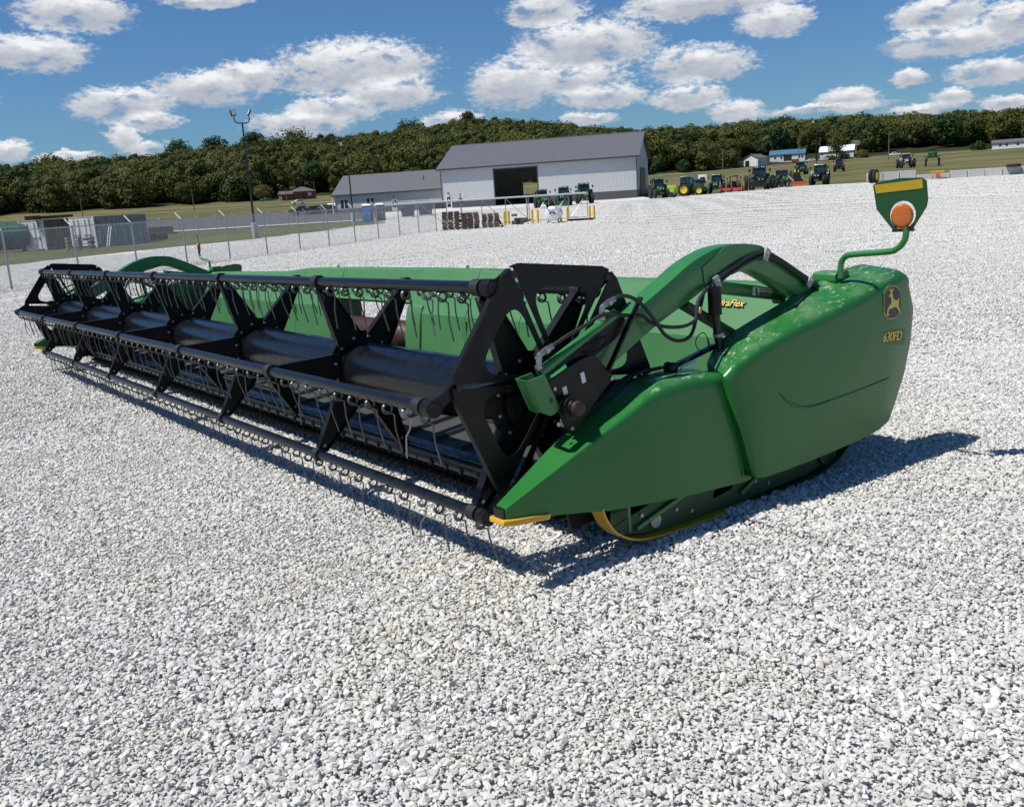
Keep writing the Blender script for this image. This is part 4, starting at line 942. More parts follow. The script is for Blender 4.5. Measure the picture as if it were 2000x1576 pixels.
# cross gable and porch at the far end of the wing
mb = MB(); mb.prism([(-4.2,3.7),(-1.6,6.6),(1.4,6.6-.01),(1.4,6.4),(-1.6,6.4),(-4.2,3.5)], 7.5, 12.0, 'y'); mb.build('porch_roof', 'roof_grey', off, smooth=False)
mb = MB(); mb.box(-.42,-.26,-.42,-.26,-.5,3.55); mb.build('porch_post', 'trim_white', off)
for (x, w, z0, z1) in ((1.0,1.75,1.0,2.95),(6.3,1.75,1.35,2.95)):
    wf = rot_box(off, 'window_frame', 'trim_white', x, x+w, -.07, -.032, z0, z1)
    for k in range(2): rot_box(off, 'pane', 'glass_dark', x+.12+k*w/2-.02*k, x+w/2-.08+k*(w/2-.04), -.085, -.072, z0+.12, z1-.12, wf)
rot_box(off, 'band_trim', 'trim_white', 4.2, 10.2, -.05, -.033, 1.22, 1.34)
dr = rot_box(off, 'entry_door', 'trim_white', 11.4, 12.5, -.07, -.032, -.1, 2.3); rot_box(off, 'door_glass', 'glass_dark', 11.55, 12.35, -.09, -.072, .9, 2.15, dr); rot_box(off, 'door_notice', 'trim_white', 11.85,12.1,-.105,-.092,1.5,1.8, dr)
mb = MB(); mb.box(11.85,12.05,-.2,-.035,2.7,2.95); mb.build('wall_lamp', 'decal_black', off)
mb = MB(); mb.cyl((17,3,OE+1.0),(17,3,OE+2.5),.08,8); mb.build('vent_pipe', 'trim_dark', off)

def house(name, az_, D_, rz, L, W, E, Rg, wall, roof, label, cat, z=None, extra=None, hip=False):
    p = PA(az_, D_); h = empty(name, (p[0],p[1],p[2] if z is None else z), rz, label, cat)
    rot_box(h, 'wall', wall, -L/2, L/2, -W/2, W/2, -1.0, E)
    mb = MB(); o_ = .4
    if hip:
        vs = [(-L/2-o_,-W/2-o_,E),(L/2+o_,-W/2-o_,E),(L/2+o_,W/2+o_,E),(-L/2-o_,W/2+o_,E),(-L/2+W/2,0,Rg),(L/2-W/2,0,Rg)]
        mb.add(vs, [(0,3,2,1),(0,1,5,4),(2,3,4,5),(1,2,5),(3,0,4)])
    else: mb.prism([(-W/2-o_,E-.15),(0,Rg),(W/2+o_,E-.15),(W/2+o_,E+.05),(0,Rg+.2),(-W/2-o_,E+.05)], -L/2-o_, L/2+o_)
    mb.build('roof', roof, h, smooth=False)
    if not hip:
        for sx in (-L/2, L/2-.1):
            mb = MB(); mb.prism([(-W/2,E),(W/2,E),(0,Rg-.05)], sx, sx+.1); mb.build('gable', wall, h, smooth=False)
    return h
def opening(h, name, mat, x0, x1, y, z0, z1): return rot_box(h, name, mat, x0, x1, y-.06, y-.01, z0, z1)
def face(az_): return R(az_ - 90)     # turns a local -Y front towards the photographer
h = house('brick_house', 155.3, 400, face(155)+.25, 9.0, 7.5, 3.0, 4.9, 'brick', 'shingle', 'small red brick house at the foot of the wooded hill', 'house', hip=True)
opening(h,'window','trim_white', 1.2,2.6,-3.75,1.2,2.4); opening(h,'door','trim_dark',-1.0,0,-3.75,0,2.1)
rot_box(h,'garage_wing','brick',-9.5,-4.5,-3.4,2.2,-1,2.3); mb = MB(); mb.prism([(-3.8,2.2),(-.6,3.5),(2.6,2.2)], -9.9, -4.2); mb.build('wing_roof','shingle',h,smooth=False)
h = house('white_garage', 128.4, 500, face(128.4)-.55, 9.0, 8.0, 3.9, 5.9, 'white_siding', 'shingle', 'white garage with one dark and one white door below the hill', 'garage')
h.rotation_euler.z += R(90)-.0; opening(h,'window','glass_dark',-3,-2,-4,1.4,2.6)
for k, (y0, y1, mt) in enumerate(((-3.3,.2,'trim_white'),(.9,3.2,'glass_dark'))): rot_box(h, 'garage_door', mt, -4.58, -4.51, y0, y1, -.1, 2.9)
h = house('blue_roofed_house', 126.6, 520, face(126.6)-.08, 17.5, 8.0, 3.4, 5.6, 'white_siding', 'blue_roof', 'long white house with a blue metal roof', 'house')
for x in (-6.5,-3.4,5.5,7.0): opening(h,'window','glass_dark',x,x+.9,-4,1.2,2.4)
rot_box(h,'porch','inside',-1.8,2.2,-4.08,-4.01,.1,2.9); rot_box(h,'steps','brick',2.2,5.6,-5.6,-4.05,-.6,.6)
p = PA(123.9, 530); wb = empty('white_gambrel_barn', p, face(123.9)-.1, 'white barn with white metal roof half hidden by a tree', 'barn')
rot_box(wb,'wall','white_siding',-8.5,8.5,-4.5,4.5,-1,2.8); mb = MB(); mb.prism([(-5.0,2.6),(-3.6,4.6),(0,5.6),(3.6,4.6),(5.0,2.6)], -8.8, 8.8); mb.build('roof','white_metal',wb,smooth=False)
opening(wb,'window','inside',-7.6,-6.8,-4.5,1.2,2.0)
h = house('tan_house', 122.85, 545, face(123)+.7, 7, 7, 3.6, 6.4, 'tan_wood', 'shingle', 'tan house end beside the white barn', 'house'); opening(h,'window','trim_white',-1,0,-3.5,1,2.2)
h = house('mobile_home', 115.1, 450, face(115), 15.0, 5.5, 2.4, 3.5, 'white_siding', 'roof_grey', 'white mobile home at the right edge below the hill', 'house')
for x in (-5,-2.6,1.5,4.4): opening(h,'window','glass_dark',x,x+.9,-2.75,1.0,1.9)

# ------------------------------------------------------------------ fence and gate
F0, F1 = Vector((-32.28,2.91,0)), Vector((-53.96,33.84,0)); FD = (F1-F0); NB = 12; stepv = FD/NB; FH = 1.95; outw = Vector((-.818,-.575,0))
fence = empty('chain_link_fence', (F0.x,F0.y,0), 0, 'galvanised chain link fence with angled barb arms running past the header', 'fence')
def loc(v): return (v.x-F0.x, v.y-F0.y, v.z)
pts = []
for i in range(-3, NB+1):
    p = F0 + stepv*i; pts.append(Vector((p.x, p.y, H(p.x,p.y))))
mp_ = MB().tube([(0,0,-.2),(0,0,FH+.04)], .034, 10).mesh('post'); ma_ = MB().bar((0,0,FH), tuple(outw*.30+Vector((0,0,FH+.30))), .035, .035).mesh('barb_arm', smooth=False)
for p in pts:
    link('post', mp_, 'galv', fence, loc(p)); link('barb_arm', ma_, 'galv_bright', fence, loc(p))
for a, b in zip(pts[:-1], pts[1:]):
    MB().tube([loc(a+Vector((0,0,FH))), loc(b+Vector((0,0,FH)))], .022, 8).build('top_rail', 'galv', fence)
    L_ = (b-a).length; d = (b-a)/L_; mb = MB(); st = .072; hh = FH-.06; n_ = int((L_+hh)/st)+1; w_ = .0025; nrm = Vector((d.y,-d.x,0))
    for sg in (0, 1):
        for k in range(n_):
            u0 = k*st - hh; u1 = u0 + hh; z0, z1 = .04, .04+hh
            if u0 < 0: z0 -= u0; u0 = 0
            if u1 > L_: z1 -= (u1-L_); u1 = L_
            if u1 <= u0: continue
            q0 = a + d*(u0 if not sg else L_-u0) + Vector((0,0,z0)); q1 = a + d*(u1 if not sg else L_-u1) + Vector((0,0,z1))
            mb.tube([loc(q0+nrm*.004*sg), loc(q1+nrm*.004*sg)], w_, 3, caps=False)
    tag(mb.build('chain_link_mesh', 'fence_wire', fence, smooth=False), kind='stuff')
for k in range(3):
    off_ = outw*(.08+.1*k) + Vector((0,0,FH+.08+.1*k))
    MB().tube([loc(p+off_) for p in pts], .005, 4).build('barbed_wire', 'trim_dark', fence)
MB().tube([loc(p+Vector((0,0,.06))) for p in pts], .006, 4).build('tension_wire', 'galv', fence)
# sliding gate
G0, G1 = Vector((-54.6,34.4,0)), Vector((-53.0,47.5,0)); gz = -.45
gate = empty('sliding_gate', (G0.x,G0.y,gz), 0, 'long galvanised sliding gate frame with diagonal braces', 'gate')
gv = G1-G0
def gp(f, z): p = gv*f; return (p.x, p.y, z)
MB().tube([gp(-.30,1.95), gp(1,1.95)], .058, 10).build('top_rail', 'trim_white', gate); MB().tube([gp(.28,.12), gp(1,.12)], .045, 10).build('bottom_rail', 'trim_white', gate)
VF = [.06,.28,.435,.59,.727,.866,1.0]
for f in VF: MB().tube([gp(f,.12), gp(f,1.95)], .03, 8).build('upright', 'galv', gate)
for a, b in ((.28,.435),(.435,.59),(-.1,.06)): MB().tube([gp(a,1.9), gp(b,.16)], .022, 6).build('brace', 'galv', gate)
for a, b in ((.727,.63),(.866,.76),(1.0,.88)): MB().tube([gp(a,1.9), gp(b,.16 if a == 1.0 else .5)], .022, 6).build('brace', 'galv', gate)
for f in (.17,.60):
    p = G0 + gv*f + Vector((-.35,-.05,0)); o = empty('gate_post', (p.x,p.y,H(p.x,p.y)), 0, 'tall steel roller post near the pallets' if f < .3 else 'tall steel roller post behind the fuel tank', 'post')
    MB().tube([(0,0,-.2),(0,0,2.5)], .05, 10).build('pole', 'galv', o); rot_box(o, 'roller_box', 'decal_black', -.09,.12,-.09,.09,1.9,2.15)
# second fence across the lot
ff = empty('far_fence', PA(165,112), 0, 'thin far fence with angled arms beyond the grass verge', 'fence'); fo = ff.location
prev = None
for i in range(15):
    a = 166.5 - i*1.02; p = Vector(PA(a, 118 - i*.2)); q = p - fo
    MB().tube([(q.x,q.y,q.z-.1),(q.x,q.y,q.z+1.85)], .04, 6).build('post', 'galv', ff); e = Vector((-.5,-.7,0)).normalized()*.3
    MB().bar((q.x,q.y,q.z+1.85),(q.x+e.x,q.y+e.y,q.z+2.15),.05,.05).build('barb_arm','galv_bright',ff,smooth=False)
    if prev is not None:
        MB().tube([prev+Vector((0,0,1.85)), q+Vector((0,0,1.85))], .02, 6).build('rail','galv',ff)
    prev = q
# ------------------------------------------------------------------ yard furniture
def bollard_mesh():
    return MB().lathe((0,0,-.15), (0,0,1), [(0,.095),(1.12,.095),(1.17,.085),(1.20,.055),(1.21,.01)], 16).mesh('bollard')
bm_ = bollard_mesh(); BP = [(143.38,69,'yellow steel bollard right of the pallets, the nearer of its pair'),(143.13,70.6,'yellow steel bollard right of the pallets, the farther of its pair'),(141.69,69.5,'yellow steel bollard left of the fuel tank, the nearer of its pair'),(141.35,71,'yellow steel bollard left of the fuel tank, the farther of its pair'),
      (139.95,70.5,'yellow steel bollard just right of the fuel tank, the nearer of its pair'),(139.55,72,'yellow steel bollard just right of the fuel tank, the farther of its pair'),(138.20,71.5,'yellow steel bollard at the gate end, left of the rightmost pair'),(137.93,72,'yellow steel bollard at the gate end, right of the rightmost pair')]
for a, d, lb in BP: tag(link('bollard', bm_, 'bollard', None, PA(a,d)), lb, 'bollard', 'yellow bollards along the gate')
# pallets
mb = MB()
for y in (-.44,0,.44):
    for x in (-.44,0,.44): mb.box(x-.155,x+.155,y-.05,y+.05,.0235,.1115)
    mb.box(-.6,.6,y-.06,y+.06,0,.023)
for k in range(6): y = -.445+k*.89/5; mb.box(-.6,.6,y-.05,y+.05,.112,.14)
pm_ = mb.mesh('pallet', smooth=False); pm2 = pm_.copy(); pm2.materials.clear(); pm2.materials.append(M['pallet_new']); ORD = ['first','second','third','fourth','fifth','sixth','seventh','eighth','ninth','tenth']
rs = np.random.RandomState(11)
for nm, a, d, n_, rz in (('left',146.65,66.8,9,.98),('middle',145.45,66.6,8,1.02),('right',144.25,66.6,7,.96)):
    p = PA(a, d); z = p[2]
    for k in range(n_):
        o = link('pallet', pm2 if (nm == 'left' and k == 4) else pm_, 'pallet_wood', None, (p[0]+rs.normal(0,.03), p[1]+rs.normal(0,.03), z)); o.rotation_euler.z = rz + rs.normal(0,.03)
        tag(o, f'weathered wooden pallet, {ORD[k]} from the ground in the {nm} pallet stack', 'pallet', f'pallets in the {nm} stack'); z += .143
o = link('pallet', pm_, 'pallet_wood', None, (PA(145.9,65.9)[0], PA(145.9,65.9)[1], PA(145.9,65.9)[2]+.62)); o.rotation_euler = (R(86),0,1.2); tag(o, 'dark wooden pallet leaning upright between left and middle stacks', 'pallet')
o = link('pallet', pm_, 'pallet_wood', None, (PA(143.72,67.3)[0], PA(143.72,67.3)[1], PA(143.72,67.3)[2]+.30)); o.rotation_euler = (0,R(62),.98); tag(o, 'wooden pallet leaning on the right stack', 'pallet')
p = PA(142.55, 69.6); sc_ = empty('scrap_heap', p, 0, 'small brown heap of scrap boards beside yellow bollards', 'scrap')
for k in range(16): MB().obox((rs.normal(0,.32),rs.normal(0,.3),.10+abs(rs.normal(0,.18))), (rs.uniform(.3,1.1),rs.uniform(.1,.2),rs.uniform(.05,.25)), Matrix.Rotation(rs.uniform(-.5,.5),3,'X')@Matrix.Rotation(rs.uniform(0,3),3,'Z')).build('board','junk',sc_,smooth=False)
p = PA(138.75, 70.0); rk = empty('drag_frame', p, .55, 'low black steel frame lying on gravel by the gate end', 'frame')
for y in (-.25,.25): MB().box(-.95,.95,y-.06,y+.06,.03,.16).build('beam','black_paint',rk,smooth=False)
for x in (-.9,0,.9): MB().box(x-.06,x+.06,-.19,.19,.04,.14).build('crossbar','black_paint',rk,smooth=False)
# fuel tank
p = PA(140.35, 68.5); ft = empty('fuel_tank', p, R(140.35-180)-.12, 'white round fuel tank with black pump and red diamond badge', 'tank')
MB().lathe((-1.1,0,.68), (1,0,0), [(0,.10),(.01,.35),(.05,.49),(.10,.535),(2.0,.535),(2.05,.49),(2.09,.35),(2.1,.1)], 36).build('drum','tank_white',ft)
for x in (-.7,.6): 
    for y in (-.3,.3): MB().bar((x,y*1.5,0),(x,y,.3),.07,.07).build('leg','black_paint',ft,smooth=False)
MB().box(.35,.6,-.12,.12,1.21,1.42).lathe((.475,0,1.40),(0,0,1),[(0,.09),(.12,.09)],12).build('pump','black_paint',ft)
MB().tube(spline([(.5,.1,1.3),(.9,.25,1.22),(1.06,.28,.98),(1.04,.05,.86),(1.04,-.22,.92),(1.02,-.36,1.1),(.6,-.2,1.25)],5),.02,7).build('hose','rubber',ft)
MB().prism([(0,.48),(.24,.72),(0,.94),(-.24,.72)], 1.0005, 1.004).build('badge_edge','tractor_red',ft,smooth=False); MB().prism([(0,.53),(.19,.72),(0,.89),(-.19,.72)], 1.0045, 1.006).build('badge_face','decal_white',ft,smooth=False)
MB().box(1.0065,1.0075,-.22,.22,.69,.76).build('badge_band','decal_black',ft,smooth=False)
# portable toilets
def toilet(az_, D_, body, roof, lb, rz):
    t_ = empty('portable_toilet', PA(az_,D_), rz, lb, 'toilet')
    MB().box(-.58,.58,-.58,.58,.0,2.05).build('cabin',body,t_,bevel=.03,seg=2); MB().loft([[(-.63,-.63,2.051),(.63,-.63,2.051),(.63,.63,2.051),(-.63,.63,2.051)],[(-.45,-.45,2.28),(.45,-.45,2.28),(.45,.45,2.28),(-.45,.45,2.28)]]).build('roof',roof,t_,smooth=False)
    dr_ = rot_box(t_,'door',body,-.46,.46,-.62,-.585,.12,1.95); MB().box(.30,.40,-.66,-.621,.95,1.15).build('latch','trim_white',dr_); MB().box(-.3,.3,-.605,-.5825,2.0,2.04).build('vent','decal_black',t_)
toilet(151.6,125,'toilet_blue','trim_white','blue portable toilet with white roof standing on the gravel',R(62-15)); toilet(150.85,126.2,'toilet_grey','trim_white','grey portable toilet partly behind the blue one',R(62-10))
def dumpster(az_, D_, lb, rz):
    t_ = empty('dumpster', PA(az_,D_), rz, lb, 'dumpster')
    MB().loft([[(-.85,-.7,.12),(.85,-.7,.12),(.85,.7,.12),(-.85,.7,.12)],[(-.95,-.85,1.35),(.95,-.85,1.35),(.95,.75,1.65),(-.95,.75,1.65)]]).build('bin','dumpster',t_,smooth=False)
    for x in (-.48,.48): MB().bar((x,-.9,1.38),(x,.78,1.69),.92,.05).build('lid','decal_black',t_,smooth=False)
    for x in (-.7,.7):
        for y in (-.55,.55): MB().cyl((x-.03,y,.07),(x+.03,y,.07),.07,10).build('caster','rubber',t_)
    for x in (-1.0,1.0): MB().box(min(x,x*.94),max(x,x*.94),-.3,.3,.8,.95).build('fork_pocket','dumpster',t_,smooth=False)
dumpster(149.2,135,'dark blue grey dumpster left of the other one beyond the gate',R(62)); dumpster(148.15,138,'dark blue grey dumpster nearer the barn corner',R(66))
# shipping containers
def container(corner, az_, L, phi, lb, side_mat):
    c, s = math.cos(R(az_)), math.sin(R(az_)); rr = Vector((c,s,0)); tt = Vector((s,-c,0)); ph = R(phi)
    dB = tt*math.sin(ph) + rr*math.cos(ph); rz = math.atan2(dB.y, dB.x)
    t_ = empty('shipping_container', corner, rz, lb, 'container'); W, Hh = 2.44, 2.6   # local x along the long side, local y across (door end at x=0)
    MB().box(.06,L-.06,.05,W-.05,.15,Hh-.05).build('body',side_mat,t_,smooth=False)
    for k in range(int((L-.4)/.28)): MB().box(.3+k*.28,.44+k*.28,.012,.052,.2,Hh-.12).build('corrugation',side_mat,t_,smooth=False)
    for y in (.0,W-.12):
        for x in (0,L-.12): MB().box(x,x+.12,y,y+.12,0,Hh).build('corner_post','container_white',t_,smooth=False)
    MB().box(.12,L-.12,0,.10,Hh-.13,Hh-.01).box(.12,L-.12,0,.10,.0,.14).build('side_rail',side_mat,t_,smooth=False)
    MB().box(.04,L-.04,.04,W-.04,Hh-.055,Hh-.02).build('roof','container_white',t_,smooth=False)
    for k in range(2):
        d_ = MB().box(-.01,.05,.13+k*1.10,1.20+k*1.10,.14,Hh-.14).build('door','container_white',t_,smooth=False)
        for y in (.42,.86):
            MB().cyl((-.05,y+k*1.10,.18),(-.05,y+k*1.10,Hh-.18),.022,8).build('lock_rod','trim_dark',d_); MB().box(-.07,-.02,y+k*1.10-.02,y+k*1.10+.25,1.05,1.10).build('lock_handle','trim_dark',d_)
    return t_
p = PA(169.45,91); container(p,169.45,6.1,37,'white shipping container with rusty brown side at the far left','container_rust')
p2 = PA(166.9,88); container(p2,166.9,7.6,37,'white shipping container with streaked grey side behind the fence','container_grey')
au = empty('auger', (p[0]-1.2,p[1]+.9,p[2]+2.6), 2.35, 'red brown auger tubes lying on the left container roof', 'auger')
MB().cyl((-2.4,0,.16),(3.4,.1,.22),.13,10).build('tube','rust',au); MB().cyl((-2.2,.4,.14),(1.8,.45,.16),.11,10).build('tube','rust',au); MB().box(-2.6,-1.6,-.2,.6,.0,.35).build('hopper','rust',au,smooth=False)
jk = empty('timber_rack', PA(167.75,85.4), R(167.7-90)+.35, 'pale timber rack and junk standing between the two containers', 'rack')
for z in (.1,.38,.66,.9): MB().box(-1.1,1.1,-.3,.3,z,z+.05).build('shelf','pallet_new',jk,smooth=False)
for x in (-1.0,0,1.0): MB().box(x-.04,x+.04,-.31,.31,-.1,1.0).build('upright','pallet_wood',jk,smooth=False)
for k in range(9): MB().obox((rs.uniform(-1.1,1.1),rs.uniform(-.2,.2),.22+.28*(k%3)),(rs.uniform(.2,.5),.3,rs.uniform(.08,.16)),Matrix.Rotation(rs.uniform(-.4,.4),3,'Z')).build('carton','junk' if k%2 else 'trim_white',jk,smooth=False)
ld = empty('leaning_ladder', PA(166.35,86.6), 2.2, 'pale ladder leaning on the grey container side', 'ladder')
for y in (-.2,.2): MB().bar((0,y*.6,0),(.62,y*.6,1.7),.05,.05).build('rail','galv_bright',ld,smooth=False)
for k in range(6): MB().bar((.08+k*.09,-.1,.22+k*.25),(.08+k*.09,.1,.22+k*.25),.03,.03).build('rung','galv_bright',ld,smooth=False)
tr_ = empty('flat_trailer', PA(163.7,97), R(60), 'dark low trailer parked beyond the grey container', 'trailer')
MB().box(-1.8,1.8,-.9,.9,.55,.75).build('bed','junk',tr_,smooth=False); MB().box(-1.8,1.8,-.9,-.82,.76,1.3).build('side_board','junk',tr_,smooth=False)
for x in (-.5,.5): MB().cyl((x,-.95,.32),(x,-.72,.32),.32,14).build('wheel','tyre',tr_); MB().cyl((x,.72,.32),(x,.95,.32),.32,14).build('wheel','tyre',tr_)
gt = empty('green_tank', PA(171.25,93), R(75), 'dark green horizontal tank at the left edge behind the fence', 'tank')
MB().lathe((-1.7,0,1.35),(1,0,0),[(0,.3),(.1,.9),(.3,1.2),(3.4,1.2),(3.6,.9),(3.7,.3)],28).build('drum','tank_green',gt)
for x in (-1.0,1.2): MB().box(x-.1,x+.1,-.9,.9,-.1,.6).build('saddle','decal_black',gt,smooth=False)
for x in (-.9,.2,1.2): MB().lathe((x,0,1.35),(1,0,0),[(-.05,1.215),(.05,1.215)],28).build('hoop','green_dark',gt)
# lamp posts
def lamp_post(az_, D_, hgt, rz, lb, base=True):
    t_ = empty('light_pole', PA(az_,D_), rz, lb, 'light pole'); zb = 1.25 if base else 0
    if base: MB().lathe((0,0,-.3),(0,0,1),[(0,.27),(zb+.28,.27),(zb+.30,.24)],20).build('footing','concrete',t_)
    MB().tube([(0,0,zb),(0,0,hgt)],[.105,.065],12).build('pole','pole_black',t_); MB().box(-.2,.2,-.2,.2,zb,zb+.05).build('base_plate','pole_black',t_)
    MB().tube(spline([(-.62,0,hgt+.55),(-.60,0,hgt+.2),(-.42,0,hgt+.02),(0,0,hgt-.02),(.42,0,hgt+.02),(.60,0,hgt+.2),(.62,0,hgt+.55)],5),.045,8).build('yoke','pole_black',t_)
    for sx, tl in ((-1,R(-12)),(1,R(28))):
        m_ = Matrix.Rotation(tl,3,'Y'); c_ = Vector((sx*.66,0,hgt+.80)); MB().obox(c_,(.12 if sx > 0 else .38,.38,.5),m_).build('lamp_head','pole_black',t_,bevel=.03)
        f_ = MB().obox(c_+m_@Vector((0 if sx < 0 else -.065,-.196 if sx < 0 else 0,.02)),(.31,.02,.40) if sx < 0 else (.02,.31,.40),m_).build('lamp_lens','lamp_face',t_,smooth=False)
lamp_post(158.26,82,9.3,R(158.26-90)+.25,'tall black light pole on a white concrete footing, nearest on the left')
lamp_post(152.49,126,9.2,R(152.49-90),'black light pole in front of the office wing')
lamp_post(125.04,200,9.6,R(125-90),'black light pole beyond the parked tractors',False)
def upole(az_, D_, h_, lb, lamp=False):
    t_ = empty('utility_pole', PA(az_,D_), R(az_-90), lb, 'utility pole'); MB().tube([(0,0,-.3),(0,0,h_)],[.16,.10],8).build('pole','pole_wood',t_)
    MB().box(-.9,.9,-.06,.06,h_-.7,h_-.58).build('crossarm','pole_wood',t_,smooth=False)
    for x in (-.8,.8): MB().cyl((x,0,h_-.58),(x,0,h_-.42),.05,6).build('insulator','lamp_face',t_)
    if lamp: MB().box(-.15,.15,-.5,-.1,h_-.4,h_-.2).build('lamp','lamp_face',t_)
for a, d, h_, lb in ((161.5,330,7.2,'wooden utility pole on the verge left of the tall light pole'),(167.4,330,8,'wooden utility pole rising behind the white containers'),(156.25,380,5.2,'short utility pole left of the brick house'),(154.6,405,7.0,'utility pole rising behind the brick house'),(130.26,400,8.5,'utility pole by the road left of the white garage'),(121.2,330,8.8,'utility pole by the road left of the silver tractor'),(124.85,500,11.5,'utility pole left of the white barn'),(126.0,505,12,'utility pole at the end of the blue roofed house')): upole(a,d,h_,lb)
# concrete blocks
bmesh_ = MB().box(-.80,.80,-.38,.38,-.1,.82).mesh('concrete_block', bevel=.03, smooth=False)
for i in range(12):
    a = 121.9 - i*.853; p = PA(a, 112.6 + .06*i); o = link('concrete_block', bmesh_, 'block_concrete', None, (p[0],p[1],p[2]+(.30 if i in (0,1,2) else 0)-(.22 if i in (3,4) else 0))); o.rotation_euler.z = R(a-90) + .13 + rs.normal(0,.02)
    where = 'tall pale block behind the marker lamp' if i < 3 else ('low pale block' if i < 5 else 'pale concrete barrier block')
    tag(o, f'{where}, {ORD[i] if i < 10 else ("eleventh" if i == 10 else "twelfth")} from the left in the barrier row', 'block', 'concrete blocks along the yard edge')
def wheel_parts(root, c, r, w, rim, ax=(0,1,0), name='wheel'):
    c = Vector(c); A = Vector(ax); t_ = MB().lathe(c-A*w/2, ax, [(w*.12,r*.58),(.0,r*.62),(.0,r*.80),(w*.10,r*.95),(w*.22,r),(w*.78,r),(w*.90,r*.95),(w,r*.80),(w,r*.62),(w*.88,r*.58),(w*.12,r*.58)], 26, False).build(name,'tyre',root)
    MB().lathe(c-A*w*.46, ax, [(w*.18,r*.12),(w*.16,r*.30),(w*.10,r*.44),(.0,r*.57),(0,r*.585),(w*.92,r*.585),(w*.92,r*.57),(w*.82,r*.44),(w*.76,r*.30),(w*.74,r*.12)], 20).build('rim',rim,t_); return t_
for k, (a, lb) in enumerate(((122.05,'spare tractor wheel with yellow rim left of the marker lamp'),(121.85,'second spare wheel with yellow rim leaning at the blocks'))):
    p = PA(a,111.2-k*.6); t_ = empty('spare_wheel', (p[0],p[1],p[2]), R(122-90)+1.2, lb, 'wheel'); wheel_parts(t_, (0,0,.75), .75, .35, 'tractor_yellow')
p = PA(115.0,112.4); t_ = empty('loose_tyre', (p[0],p[1],p[2]+.82), .3, 'black tyre lying on the right end barrier block', 'tyre'); MB().lathe((0,0,0),(0,0,1),[(0,.45),(0,.62),(.08,.72),(.22,.72),(.30,.62),(.30,.45),(.15,.42)],26).build('tread','tyre',t_)
p = PA(118.7,111.5); t_ = empty('orange_attachment', p, .5, 'orange implement standing before the barrier blocks', 'implement'); MB().box(-.7,.7,-.1,.1,.75,.92).build('beam','yellow_paint',t_,smooth=False); MB().box(-.12,.30,-.2,.25,.1,.75).build('gearbox','tractor_orange',t_,bevel=.03); MB().bar((.2,0,.2),(1.1,0,.08),.12,.10).build('shank','rust',t_,smooth=False)

